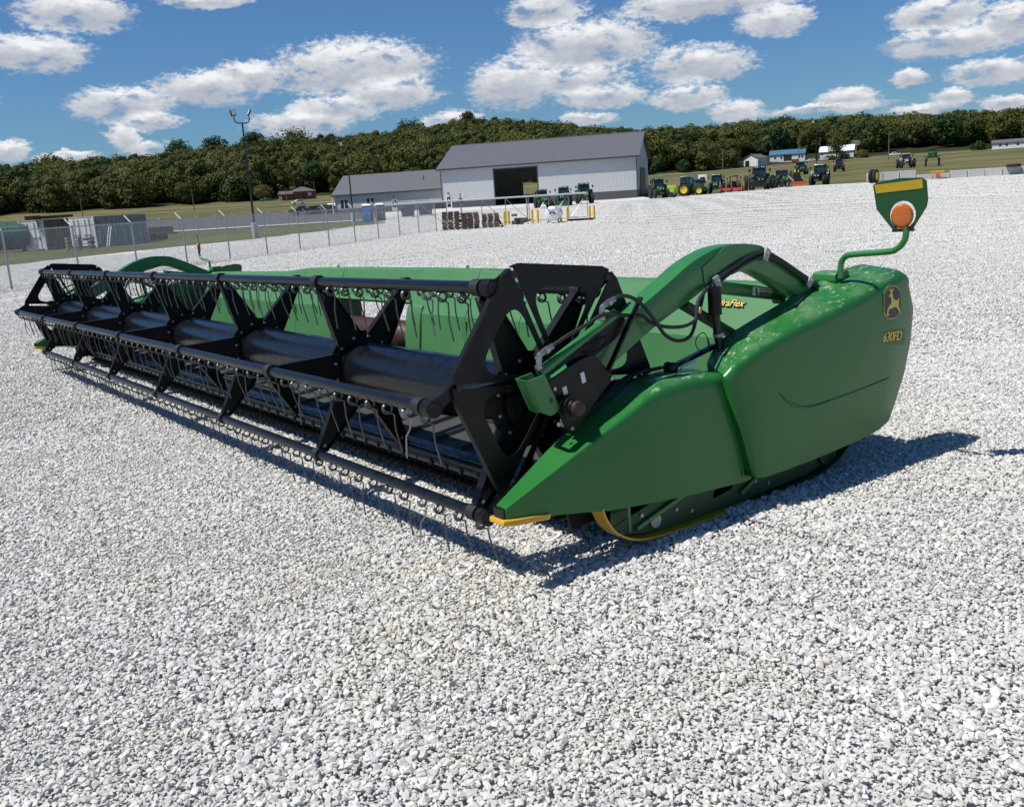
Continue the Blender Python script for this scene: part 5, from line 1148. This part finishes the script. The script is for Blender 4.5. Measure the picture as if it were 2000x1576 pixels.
# ------------------------------------------------------------------ tractors and vehicles
def tractor(az_, D_, turn, lb, body='tractor_green', rim='tractor_yellow', s=1.0, duals=False, roof=None, rops=False, front_small=False, hood_dark=False, dz=0.0):
    """turn = degrees from nose-on to the photographer"""
    p = PA(az_, D_); t = empty('tractor', (p[0],p[1],p[2]+dz), R(az_+180+turn), lb, 'tractor', 'tractors parked on the lot'); t.scale = (s,s,s)
    fr = .55 if front_small else .68
    MB().loft([[(.7,-.42,.95),(.7,.42,.95),(.7,.42,1.78),(.7,-.42,1.78)], [(1.9,-.40,.92),(1.9,.40,.92),(1.9,.38,1.72),(1.9,-.38,1.72)], [(2.75,-.34,.95),(2.75,.34,.95),(2.75,.30,1.52),(2.75,-.30,1.52)], [(2.95,-.28,1.0),(2.95,.28,1.0),(2.95,.24,1.38),(2.95,-.24,1.38)]]).build('hood', 'decal_black' if hood_dark else body, t, bevel=.03)
    MB().box(2.952,2.985,-.23,.23,1.0,1.22).build('grille','decal_black',t); 
    for y in (-.20,.20): MB().obox((2.93,y,1.32),(.08,.14,.12)).build('headlamp','headlamp',t)
    MB().box(-.6,2.4,-.28,.28,.55,.94).build('chassis','decal_black',t)
    MB().box(2.5,3.15,-.30,.30,.55,.85).build('front_weight',body,t,bevel=.02)
    for y in (-1,1):
        wheel_parts(t, (0,y*.98,.93), .93, .52, rim, name='rear_wheel'); wheel_parts(t, (2.25,y*.90,fr), fr, .40, rim, name='front_wheel')
        if duals: wheel_parts(t, (0,y*1.62,.93), .93, .50, rim, name='outer_wheel')
        MB().loft([[(-.75,y*.72,1.35),(-.75,y*1.25,1.35),(-.75,y*1.25,1.41),(-.75,y*.72,1.41)],[(-.35,y*.72,1.92),(-.35,y*1.25,1.92),(-.35,y*1.25,1.98),(-.35,y*.72,1.98)],[(.45,y*.72,1.92),(.45,y*1.25,1.92),(.45,y*1.25,1.98),(.45,y*.72,1.98)],[(.8,y*.72,1.45),(.8,y*1.25,1.45),(.8,y*1.25,1.51),(.8,y*.72,1.51)]]).build('fender',body,t,smooth=False)
        MB().bar((.85,y*.72,2.45),(1.0,y*1.20,2.45),.03,.03).box(.95,1.02,min(y*1.12,y*1.32),max(y*1.12,y*1.32),2.2,2.6).build('mirror','decal_black',t,smooth=False)
        MB().box(.3,.75,min(y*.45,y*.95),max(y*.45,y*.95),.45,1.2).build('step_tank','decal_black',t)
    if not rops:
        MB().loft([[(-.55,-.70,1.2),(.95,-.60,1.2),(.95,.60,1.2),(-.55,.70,1.2)],[(-.62,-.80,1.95),(1.02,-.72,1.85),(1.02,.72,1.85),(-.62,.80,1.95)],[(-.50,-.68,2.70),(.78,-.66,2.70),(.78,.66,2.70),(-.50,.68,2.70)]]).build('cab_glass','cab_glass',t,smooth=False)
        for (x0,y0,x1,y1) in ((-.60,.78,-.50,.68),(1.0,.71,.78,.66),(.15,.79,.15,.70)):
            for sg in (-1,1): MB().bar((x0,sg*(y0+.015),1.9),(x1,sg*(y1+.015),2.72),.06,.06).build('cab_post','decal_black',t,smooth=False)
    else:
        for y in (-.6,.6): MB().bar((-.4,y,1.3),(-.4,y,2.7),.08,.08).build('roll_bar','decal_black',t,smooth=False); MB().bar((.7,y,1.5),(.7,y,2.7),.06,.06).build('roll_bar','decal_black',t,smooth=False)
        MB().box(-.3,.1,-.3,.3,1.25,1.9).build('seat','decal_black',t,bevel=.04); MB().lathe((.55,0,1.85),(-.5,0,.85),[(0,.17),(.03,.17)],16).build('steering_wheel','decal_black',t)
    MB().loft([[(-.68,-.80,2.70),(.98,-.80,2.70),(.98,.80,2.70),(-.68,.80,2.70)],[(-.60,-.72,2.93),(.88,-.72,2.93),(.88,.72,2.93),(-.60,.72,2.93)]]).build('cab_roof',roof or body,t,bevel=.04)
    for y in (-.5,-.25,.25,.5): MB().box(.97,1.02,y-.07,y+.07,2.74,2.86).build('work_lamp','headlamp',t)
    MB().cyl((1.15,-.50,1.5),(1.15,-.50,2.75),.05,8).build('exhaust','decal_black',t)
    MB().bar((-.7,-.3,.6),(-1.3,-.45,.45),.07,.1).bar((-.7,.3,.6),(-1.3,.45,.45),.07,.1).build('hitch','decal_black',t,smooth=False)
    return t
tractor(141.05,140,12,'green tractor nearest the open barn door, behind the gate',s=.92,rim='decal_black')  # yellow rims coloured black for the shade they stand in
t = tractor(139.70,145,-6,'green tractor with front loader bucket, middle of three by the barn',s=.98,rim='decal_black')  # black rims stand in for shade between the wheels
for y in (-.55,.55): MB().bar((.8,y,1.7),(3.4,y,1.3),.10,.16).build('loader_arm','tractor_green',t,smooth=False); MB().bar((3.4,y,1.3),(3.8,y,.45),.10,.16).build('loader_arm','tractor_green',t,smooth=False)
MB().prism([(3.7,.1),(4.5,.08),(4.5,.14),(3.95,.25),(3.85,.75),(3.75,.75)], -1.1, 1.1, 'y').build('bucket','tractor_green',t,smooth=False)
tractor(138.50,150,8,'big green tractor at the right end of three by the barn',s=1.08,duals=False,rim='decal_black')  # shade on the rims painted as black
tractor(134.10,150,14,'green tractor next to the barn corner, nose to the yard',s=1.05,rim='decal_black')  # rims black to imitate shade, not their own colour
t = tractor(132.45,148,78,'green tractor standing side-on with a large yellow rear wheel rim',s=1.02)
tractor(131.75,153,20,'small green tractor partly behind the side-on tractor',s=.8)
lm = empty('lime_implement', PA(133.2,146), .4, 'small lime green implement between two tractors', 'implement'); MB().box(-.7,.7,-.3,.3,1.3,1.8).build('hopper','tractor_lime',lm,bevel=.05); MB().box(-.35,.35,-.3,.3,.35,1.29).build('frame','tractor_lime',lm,bevel=.03)
for y in (-.6,.6): MB().cyl((0,y-.1,.4),(0,y+.1,.4),.4,14).build('wheel','tyre',lm)
tractor(130.62,150,-5,'green tractor left of the red mower deck',s=.98,rim='decal_black')  # wheel shade put into the rim colour
t = tractor(129.65,145,176,'open tractor with roll bar carrying a red mower deck',s=.82,rops=True,body='decal_black',roof='decal_black',rim='decal_black')
dk = empty('mower_deck', PA(129.45,141.5), R(129.4+90), 'wide red rotary mower deck behind the open tractor', 'mower')
MB().loft([[(-2.6,-1.0,.25),(2.6,-1.0,.25),(2.6,1.0,.25),(-2.6,1.0,.25)],[(-2.5,-.8,.62),(2.5,-.8,.62),(2.5,.8,.62),(-2.5,.8,.62)]]).build('deck','tractor_red',dk,smooth=False)
for x in (-2.2,-.8,.8,2.2): MB().cyl((x-.12,1.15,.3),(x+.12,1.15,.3),.3,12).build('gauge_wheel','tyre',dk); MB().box(x-.15,x+.15,-.2,.3,.62,.95).build('gearbox','tractor_red',dk)
tractor(128.20,137,4,'large dark tractor with dual wheels in the middle of the row',s=1.12,duals=True,hood_dark=True,roof='decal_black')
wt = empty('weight_cart', PA(128.22,133.2), R(128.2+180), 'low black weight block in front of the dual wheeled tractor', 'implement'); MB().box(-.5,.5,-1.0,1.0,.45,1.25).build('block','decal_black',wt,bevel=.05)
for y in (-.8,.8): MB().cyl((0,y-.15,.35),(0,y+.15,.35),.35,14).build('wheel','tyre',wt)
tractor(126.95,151,22,'green tractor left of the tan skid loader',s=.92,rim='decal_black')  # black rim colour stands for shade
sk = empty('skid_loader', PA(126.15,141), R(126+200), 'tan and dark skid loader in the tractor row', 'loader')
MB().prism([(-1.2,.5),(1.0,.5),(1.1,1.0),(.2,1.25),(-.2,2.0),(-1.0,2.0),(-1.3,1.2)], -.65,.65,'y').build('body','decal_black',sk,bevel=.03); MB().box(-.6,.15,-.5,.5,1.3,1.95).build('cab','cab_glass',sk)
for y in (-.85,.85):
    for x in (-.7,.7): wheel_parts(sk,(x,y,.42),.42,.3,'tractor_tan')
    MB().bar((-1.1,y*.9,1.6),(1.3,y*.9,.8),.12,.2).build('lift_arm','tractor_tan',sk,smooth=False)
MB().prism([(1.2,.1),(1.9,.08),(1.9,.14),(1.45,.25),(1.35,.75),(1.25,.75)], -.95,.95,'y').build('bucket','tractor_orange',sk,smooth=False)
tractor(124.80,146,-10,'dark green cab tractor at the right end of the front row',s=1.02,hood_dark=True,rim='decal_black')  # rim black is painted shade
tractor(125.90,230,15,'green tractor out in the field beyond the front row',s=1.0)
tractor(123.80,230,180,'red tractor with its back turned, out in the field',body='tractor_red',rim='tractor_red',s=1.0,roof='decal_black')
tractor(120.30,225,5,'silver tractor with dual wheels alone in the field',body='tractor_silver',rim='tractor_silver',s=1.05,duals=True,roof='tractor_silver')
sp = empty('crop_sprayer', PA(118.95,225), R(118.95), 'tall green crop sprayer at the right of the field', 'sprayer')
for x in (-1.6,1.6):
    for y in (-1.3,1.3): wheel_parts(sp,(x,y,.85),.85,.35,'tractor_green'); MB().bar((x,y*.95,.85),(x,y*.75,1.9),.18,.18).build('wheel_leg','tractor_green',sp,smooth=False)
MB().box(-2.4,2.3,-.95,.95,1.75,2.2).build('frame','tractor_green',sp,bevel=.03); MB().box(-2.0,.4,-.9,.9,2.2,3.0).build('tank','tractor_green',sp,bevel=.2,seg=3); MB().box(.9,2.2,-.75,.75,2.2,3.5).build('cab','cab_glass',sp); MB().box(.8,2.3,-.85,.85,3.5,3.65).build('cab_roof','tractor_green',sp,bevel=.04)
MB().box(-2.9,-2.4,-1.7,1.7,1.9,2.1).build('boom','tractor_green',sp); MB().prism([(-.2,2.3),(.2,2.3),(0,2.65)], -2.92,-2.905,'x').build('warning_triangle','tractor_orange',sp,smooth=False)
hl = empty('white_loader', PA(131.45,200), R(131.45-90), 'white and red machine standing in the field behind the row', 'machine')
MB().prism([(-1.3,.4),(1.3,.4),(.9,2.2),(-.9,2.2)], -.6,.6,'y').build('frame','car_white',hl,bevel=.1); MB().prism([(-.7,.5),(.7,.5),(.45,1.7),(-.45,1.7)], -.64,-.605,'y').build('opening','decal_black',hl,smooth=False); MB().box(-.5,.5,-.66,-.645,.9,1.2).build('red_bar','tractor_red',hl,smooth=False)
bd = empty('white_board', PA(127.25,168), R(127.25-90), 'plain white board on posts in the field', 'board')
MB().box(-.95,.95,-.03,.03,.75,1.75).build('panel','trim_white',bd,smooth=False)
for x in (-.8,.8): MB().box(x-.04,x+.04,.031,.10,-.2,1.7).build('post','galv',bd,smooth=False)
gp_ = empty('grey_panel_stack', PA(131.85,185), R(131.85-90), 'tall narrow grey steel panels standing in the field', 'panel')
for k in range(4): MB().box(-.45+k*.25,-.25+k*.25,-.1,.1,-.1,2.9+.1*(k%2)).build('panel','galv',gp_,smooth=False)

def car(az_, D_, turn, lb, paint, kind='suv', s=1.0):
    p = PA(az_, D_); t = empty('parked_'+('pickup' if kind == 'pickup' else 'car'), p, R(az_+90+turn), lb, 'pickup' if kind == 'pickup' else 'car'); t.scale = (s,s,s)
    if kind == 'pickup': prof = [(-2.7,.45),(2.7,.45),(2.75,.85),(2.6,1.10),(1.3,1.15),(.7,1.75),(-.5,1.78),(-.75,1.15),(-2.65,1.15),(-2.72,.8)]
    else: prof = [(-2.3,.40),(2.3,.40),(2.35,.75),(2.2,.98),(1.2,1.08),(.5,1.62),(-1.7,1.66),(-2.2,1.10),(-2.35,.8)]
    MB().prism(prof, -.9, .9, 'y').build('body', paint, t, bevel=.06, seg=2)
    wp_ = [(.62,1.62),(1.12,1.12),(-.5,1.12),(-.42,1.66)] if kind == 'pickup' else [(.45,1.52),(.98,1.08),(-1.9,1.10),(-1.6,1.56)]
    for y0, y1 in ((-.915,-.89),(.89,.915)): MB().prism(wp_, y0, y1, 'y').build('side_window','glass_dark',t,smooth=False)
    for x in (-1.45,1.45):
        for y in (-.82,.82): wheel_parts(t,(x,y,.34),.34,.22,'galv')
    for y in (-.6,.6): MB().box(2.28 if kind != 'pickup' else 2.66,2.37 if kind != 'pickup' else 2.76,y-.15,y+.15,.72,.86).build('headlamp','headlamp',t)
    return t
car(155.6,340,14,'white SUV on the dirt road left of the office wing','car_white')
car(157.4,400,10,'teal pickup truck parked on the grass below the hill','car_teal','pickup',.85)
car(155.35,184,-14,'dark pickup truck parked left in the lot behind the fence','car_dark','pickup')
car(154.75,188,-25,'silver car parked beside the dark pickup in the lot','car_silver')
car(154.15,185,30,'dark car parked close to the office wing','car_dark')
car(153.62,190,80,'white pickup truck half hidden by the office corner','car_white','pickup')
car(120.9,480,5,'white pickup truck on the far road right of the white barn','car_white','pickup')
car(125.35,500,8,'white car beside the blue roofed house','car_white'); car(124.65,505,0,'white van-like car left of the white barn','car_white'); car(128.0,512,60,'white car parked at the blue house left end','car_white')
# person among the tractors
p = PA(130.42,147.5); me = bpy.data.meshes.new('person')
J = [(0,0,.95),(0,0,1.15),(0,0,1.38),(0,0,1.50),(.02,0,1.66),(0,-.10,.92),(.05,-.12,.50),(0,-.13,.06),(.14,-.13,.04),(0,.10,.92),(-.12,.12,.50),(-.22,.13,.07),(-.08,.13,.04),(0,-.20,1.40),(.02,-.25,1.12),(.10,-.24,.90),(0,.20,1.40),(-.03,.25,1.12),(.05,.24,.90)]
Ed = [(0,1),(1,2),(2,3),(3,4),(0,5),(5,6),(6,7),(7,8),(0,9),(9,10),(10,11),(11,12),(2,13),(13,14),(14,15),(2,16),(16,17),(17,18)]
Rd = [.15,.15,.17,.06,.105,.095,.07,.05,.045,.095,.07,.05,.045,.07,.05,.04,.07,.05,.04]
me.from_pydata(J, Ed, []); me.update(); tmp = bpy.data.objects.new('person_tmp', me); COL.objects.link(tmp)
md = tmp.modifiers.new('skin','SKIN'); me.skin_vertices[0].data[0].use_root = True
for v, r_ in zip(me.skin_vertices[0].data, Rd): v.radius = (r_, r_)
tmp.modifiers.new('sub','SUBSURF').levels = 1
dg = bpy.context.evaluated_depsgraph_get(); dg.update(); body = bpy.data.meshes.new_from_object(tmp.evaluated_get(dg)); COL.objects.unlink(tmp); bpy.data.objects.remove(tmp)
body.materials.clear(); body.name = 'person'
for m_ in ('skin','cloth_grey','cloth_jeans'): body.materials.append(M[m_])
for f in body.polygons:
    z = f.center.z; f.material_index = 0 if (z > 1.52 or (abs(f.center.y) > .2 and z < 1.1)) else (1 if z > .92 else 2); f.use_smooth = True
o = link('person', body, None, None, p); o.rotation_euler.z = R(220); tag(o, 'person in grey shirt and jeans standing among the tractors', 'person')

# ------------------------------------------------------------------ trees
def crown_mesh(name, seed, w, h, n_clump, n_leaf, leaf, flat=1.0, mat='leaf'):
    """crown of many small leaf faces gathered in clumps round the branch ends; base of the crown at z=0"""
    r_ = np.random.RandomState(seed); V = []; F = []; T = []
    cl = []
    for k in range(n_clump):
        a = r_.uniform(0,6.283); u = r_.uniform(-.95,1); rad = math.sqrt(max(0,1-u*u))*(.55+.45*r_.rand())
        cl.append((w/2*.80*rad*math.cos(a), w/2*.80*rad*math.sin(a), h*.5+h*.42*u*flat, (.20+.16*r_.rand())*w, r_.rand()))
    cl.append((0,0,h*.5,.36*w,.5))
    for (cx,cy,cz,cr,ct) in cl:
        for _ in range(n_leaf):
            d = r_.normal(size=3); d /= np.linalg.norm(d); q = np.array([cx,cy,cz]) + d*cr*(.70+.38*r_.rand())*np.array([1,1,.78])
            nrm = d + r_.normal(size=3)*.30; nrm /= np.linalg.norm(nrm); t1 = np.cross(nrm, r_.normal(size=3)); t1 /= np.linalg.norm(t1); t2 = np.cross(nrm, t1)
            s_ = leaf*(.6+.8*r_.rand()); o = len(V)
            V += [(q+t1*s_).tolist(), (q+t2*s_*.8).tolist(), (q-t1*s_).tolist(), (q-t2*s_*.8).tolist()]; F.append((o,o+1,o+2,o+3)); T.append(.5*ct+.5*r_.rand())
    me = bpy.data.meshes.new(name); me.from_pydata(V, [], F); me.update(); at = me.attributes.new('tone','FLOAT','FACE'); at.data.foreach_set('value', T); me.materials.append(M[mat]); return me
def trunk_mb(h, r, seed, spread):
    r_ = np.random.RandomState(seed); mb = MB(); mb.tube([(0,0,-.5),(r_.normal(0,.1),r_.normal(0,.1),h*.5),(r_.normal(0,.2),r_.normal(0,.2),h)],[r,r*.75,r*.35],8)
    for k in range(6):
        a = k*1.05+r_.rand(); z = h*(.40+.09*k); mb.tube([(0,0,z),(spread*.5*math.cos(a),spread*.5*math.sin(a),z+h*.16),(spread*math.cos(a),spread*math.sin(a),z+h*.36)],[r*.45,r*.3,r*.1],6)
    return mb
# the wooded hill reads as one mass: instanced trees on its slope
protos = []
for k in range(10):
    w, h = [9.5,11,8.0,10,13,7,9,6.5,12,9][k], [10.5,11,12.5,9,12,13,9,10,9,11.5][k]
    me = crown_mesh(f'forest_crown_{k}', 100+k, w, h, [15,20,12,17,24,12,16,10,22,14][k], 105, .44, 1.0, 'leaf_dark' if k in (6,9) else 'leaf'); protos.append(bpy.data.objects.new(f'forest_tree_{k}', me))
rs = np.random.RandomState(21); P_, Rz, Sc, Ix = [], [], [], []
D_ = 424.0
while D_ < 720:
    stepa = math.degrees(6.6/D_); a = 100.0 + rs.rand()*stepa
    while a < 186:
        aa = a + rs.uniform(-.5,.5)*stepa; dd = D_ + rs.uniform(-3.2,3.2); b_ = base_d(aa)
        # clearing round the houses on the right, ragged edge elsewhere
        edge = b_ + 3 + 7*math.sin(aa*1.7) + 5*math.sin(aa*4.3)
        if 113 < aa < 129.5 and dd < 552: ok = False
        elif 153.8 < aa < 156 and dd < 436: ok = False
        else: ok = dd > edge
        if ok:
            x, y = CAM.x+dd*math.cos(R(aa)), CAM.y+dd*math.sin(R(aa)); k = rs.randint(10)
            if k in (6,9) and rs.rand() < .45: k = rs.randint(6)
            s_ = rs.uniform(.62,1.28); edge_tree = dd < edge + 9
            P_.append((x, y, H(x,y) - (1.2 if edge_tree else -1.2)*s_)); Rz.append(rs.uniform(0,6.28)); Sc.append(s_); Ix.append(k)
        a += stepa
    D_ += 6.4 if D_ < 640 else 5.2
fo = scatter('forest', protos, P_, Rz, Sc, Ix); tag(fo, 'dense green deciduous forest covering the long hill behind the yard', 'forest')
# trees that stand out against the sky or stand alone
def tree(az_, D_, w, h, th, seed, mat, lb, name='tree', zoff=0., leafsz=.62, nc=26, nl=95):
    p = PA(az_, D_); t_ = empty(name, (p[0],p[1],p[2]+zoff), 0, lb, 'tree'); trunk_mb(th+h*.45, w*.035+.08, seed, w*.33).build('trunk','bark',t_)
    o = link('crown', crown_mesh('crown', seed, w, h, nc, nl, leafsz, 1.0, mat), None, t_, (0,0,th)); return t_
tree(161.9,686,19,13,7,301,'leaf_dark','broad dark oak on the skyline, left of the light pole')
tree(159.9,688,17,13,7,302,'leaf_dark','round dark oak on the skyline just left of the light pole top')
tree(157.8,690,20,12,7,303,'leaf_dark','dark tree group crown right behind the light pole top')
tree(155.6,690,26,14,5,304,'leaf','wide light green tree on the skyline right of the light pole')
tree(148.6,690,22,12,6,305,'leaf_dark','domed dark tree on the skyline left of the barn roof')
tree(145.2,690,12,13,7,306,'leaf','narrow pointed tree on the skyline above the barn roof end')
tree(168.6,690,18,12,6,307,'leaf','light green tree on the skyline at the far left')
tree(123.95,516,9,8.5,4,308,'leaf','tree with forked trunk standing before the white barn',leafsz=.3)
tree(125.75,522,6,12,2,309,'leaf','slim yellowish tree right of the blue roofed house',leafsz=.3)
tree(127.2,535,12,12,3,310,'leaf_dark','dark tree behind the blue roofed house')
tree(122.0,540,13,11,3,311,'leaf','leafy tree right of the tan house')
tree(118.3,545,14,12,3,312,'leaf_dark','dark tree at the foot of the hill right of the sprayer')
for k, (a, d, w, h) in enumerate(((123.6,512,6,3.2),(124.3,511,5,2.8),(133.9,470,6,4),(133.2,480,5,3.4),(131.0,482,7,4.5),(122.6,520,7,3.5),(116.6,470,8,3.6))):
    p = PA(a,d); t_ = empty('bush', p, 0, ['dark bush before the white barn wall','bush left of the white barn corner','bush on the slope right of the grey barn','small bush right of the grey barn edge','bush below the woods left of the utility pole','bush before the tan house','bush left of the mobile home'][k], 'bush')
    link('foliage', crown_mesh('foliage', 400+k, w, h, 12, 60, .35, 1.0, 'leaf_dark' if k%2 == 0 else 'leaf'), None, t_, (0,0,-.4)); trunk_mb(h*.6,.08,400+k,w*.2).build('stem','bark',t_)
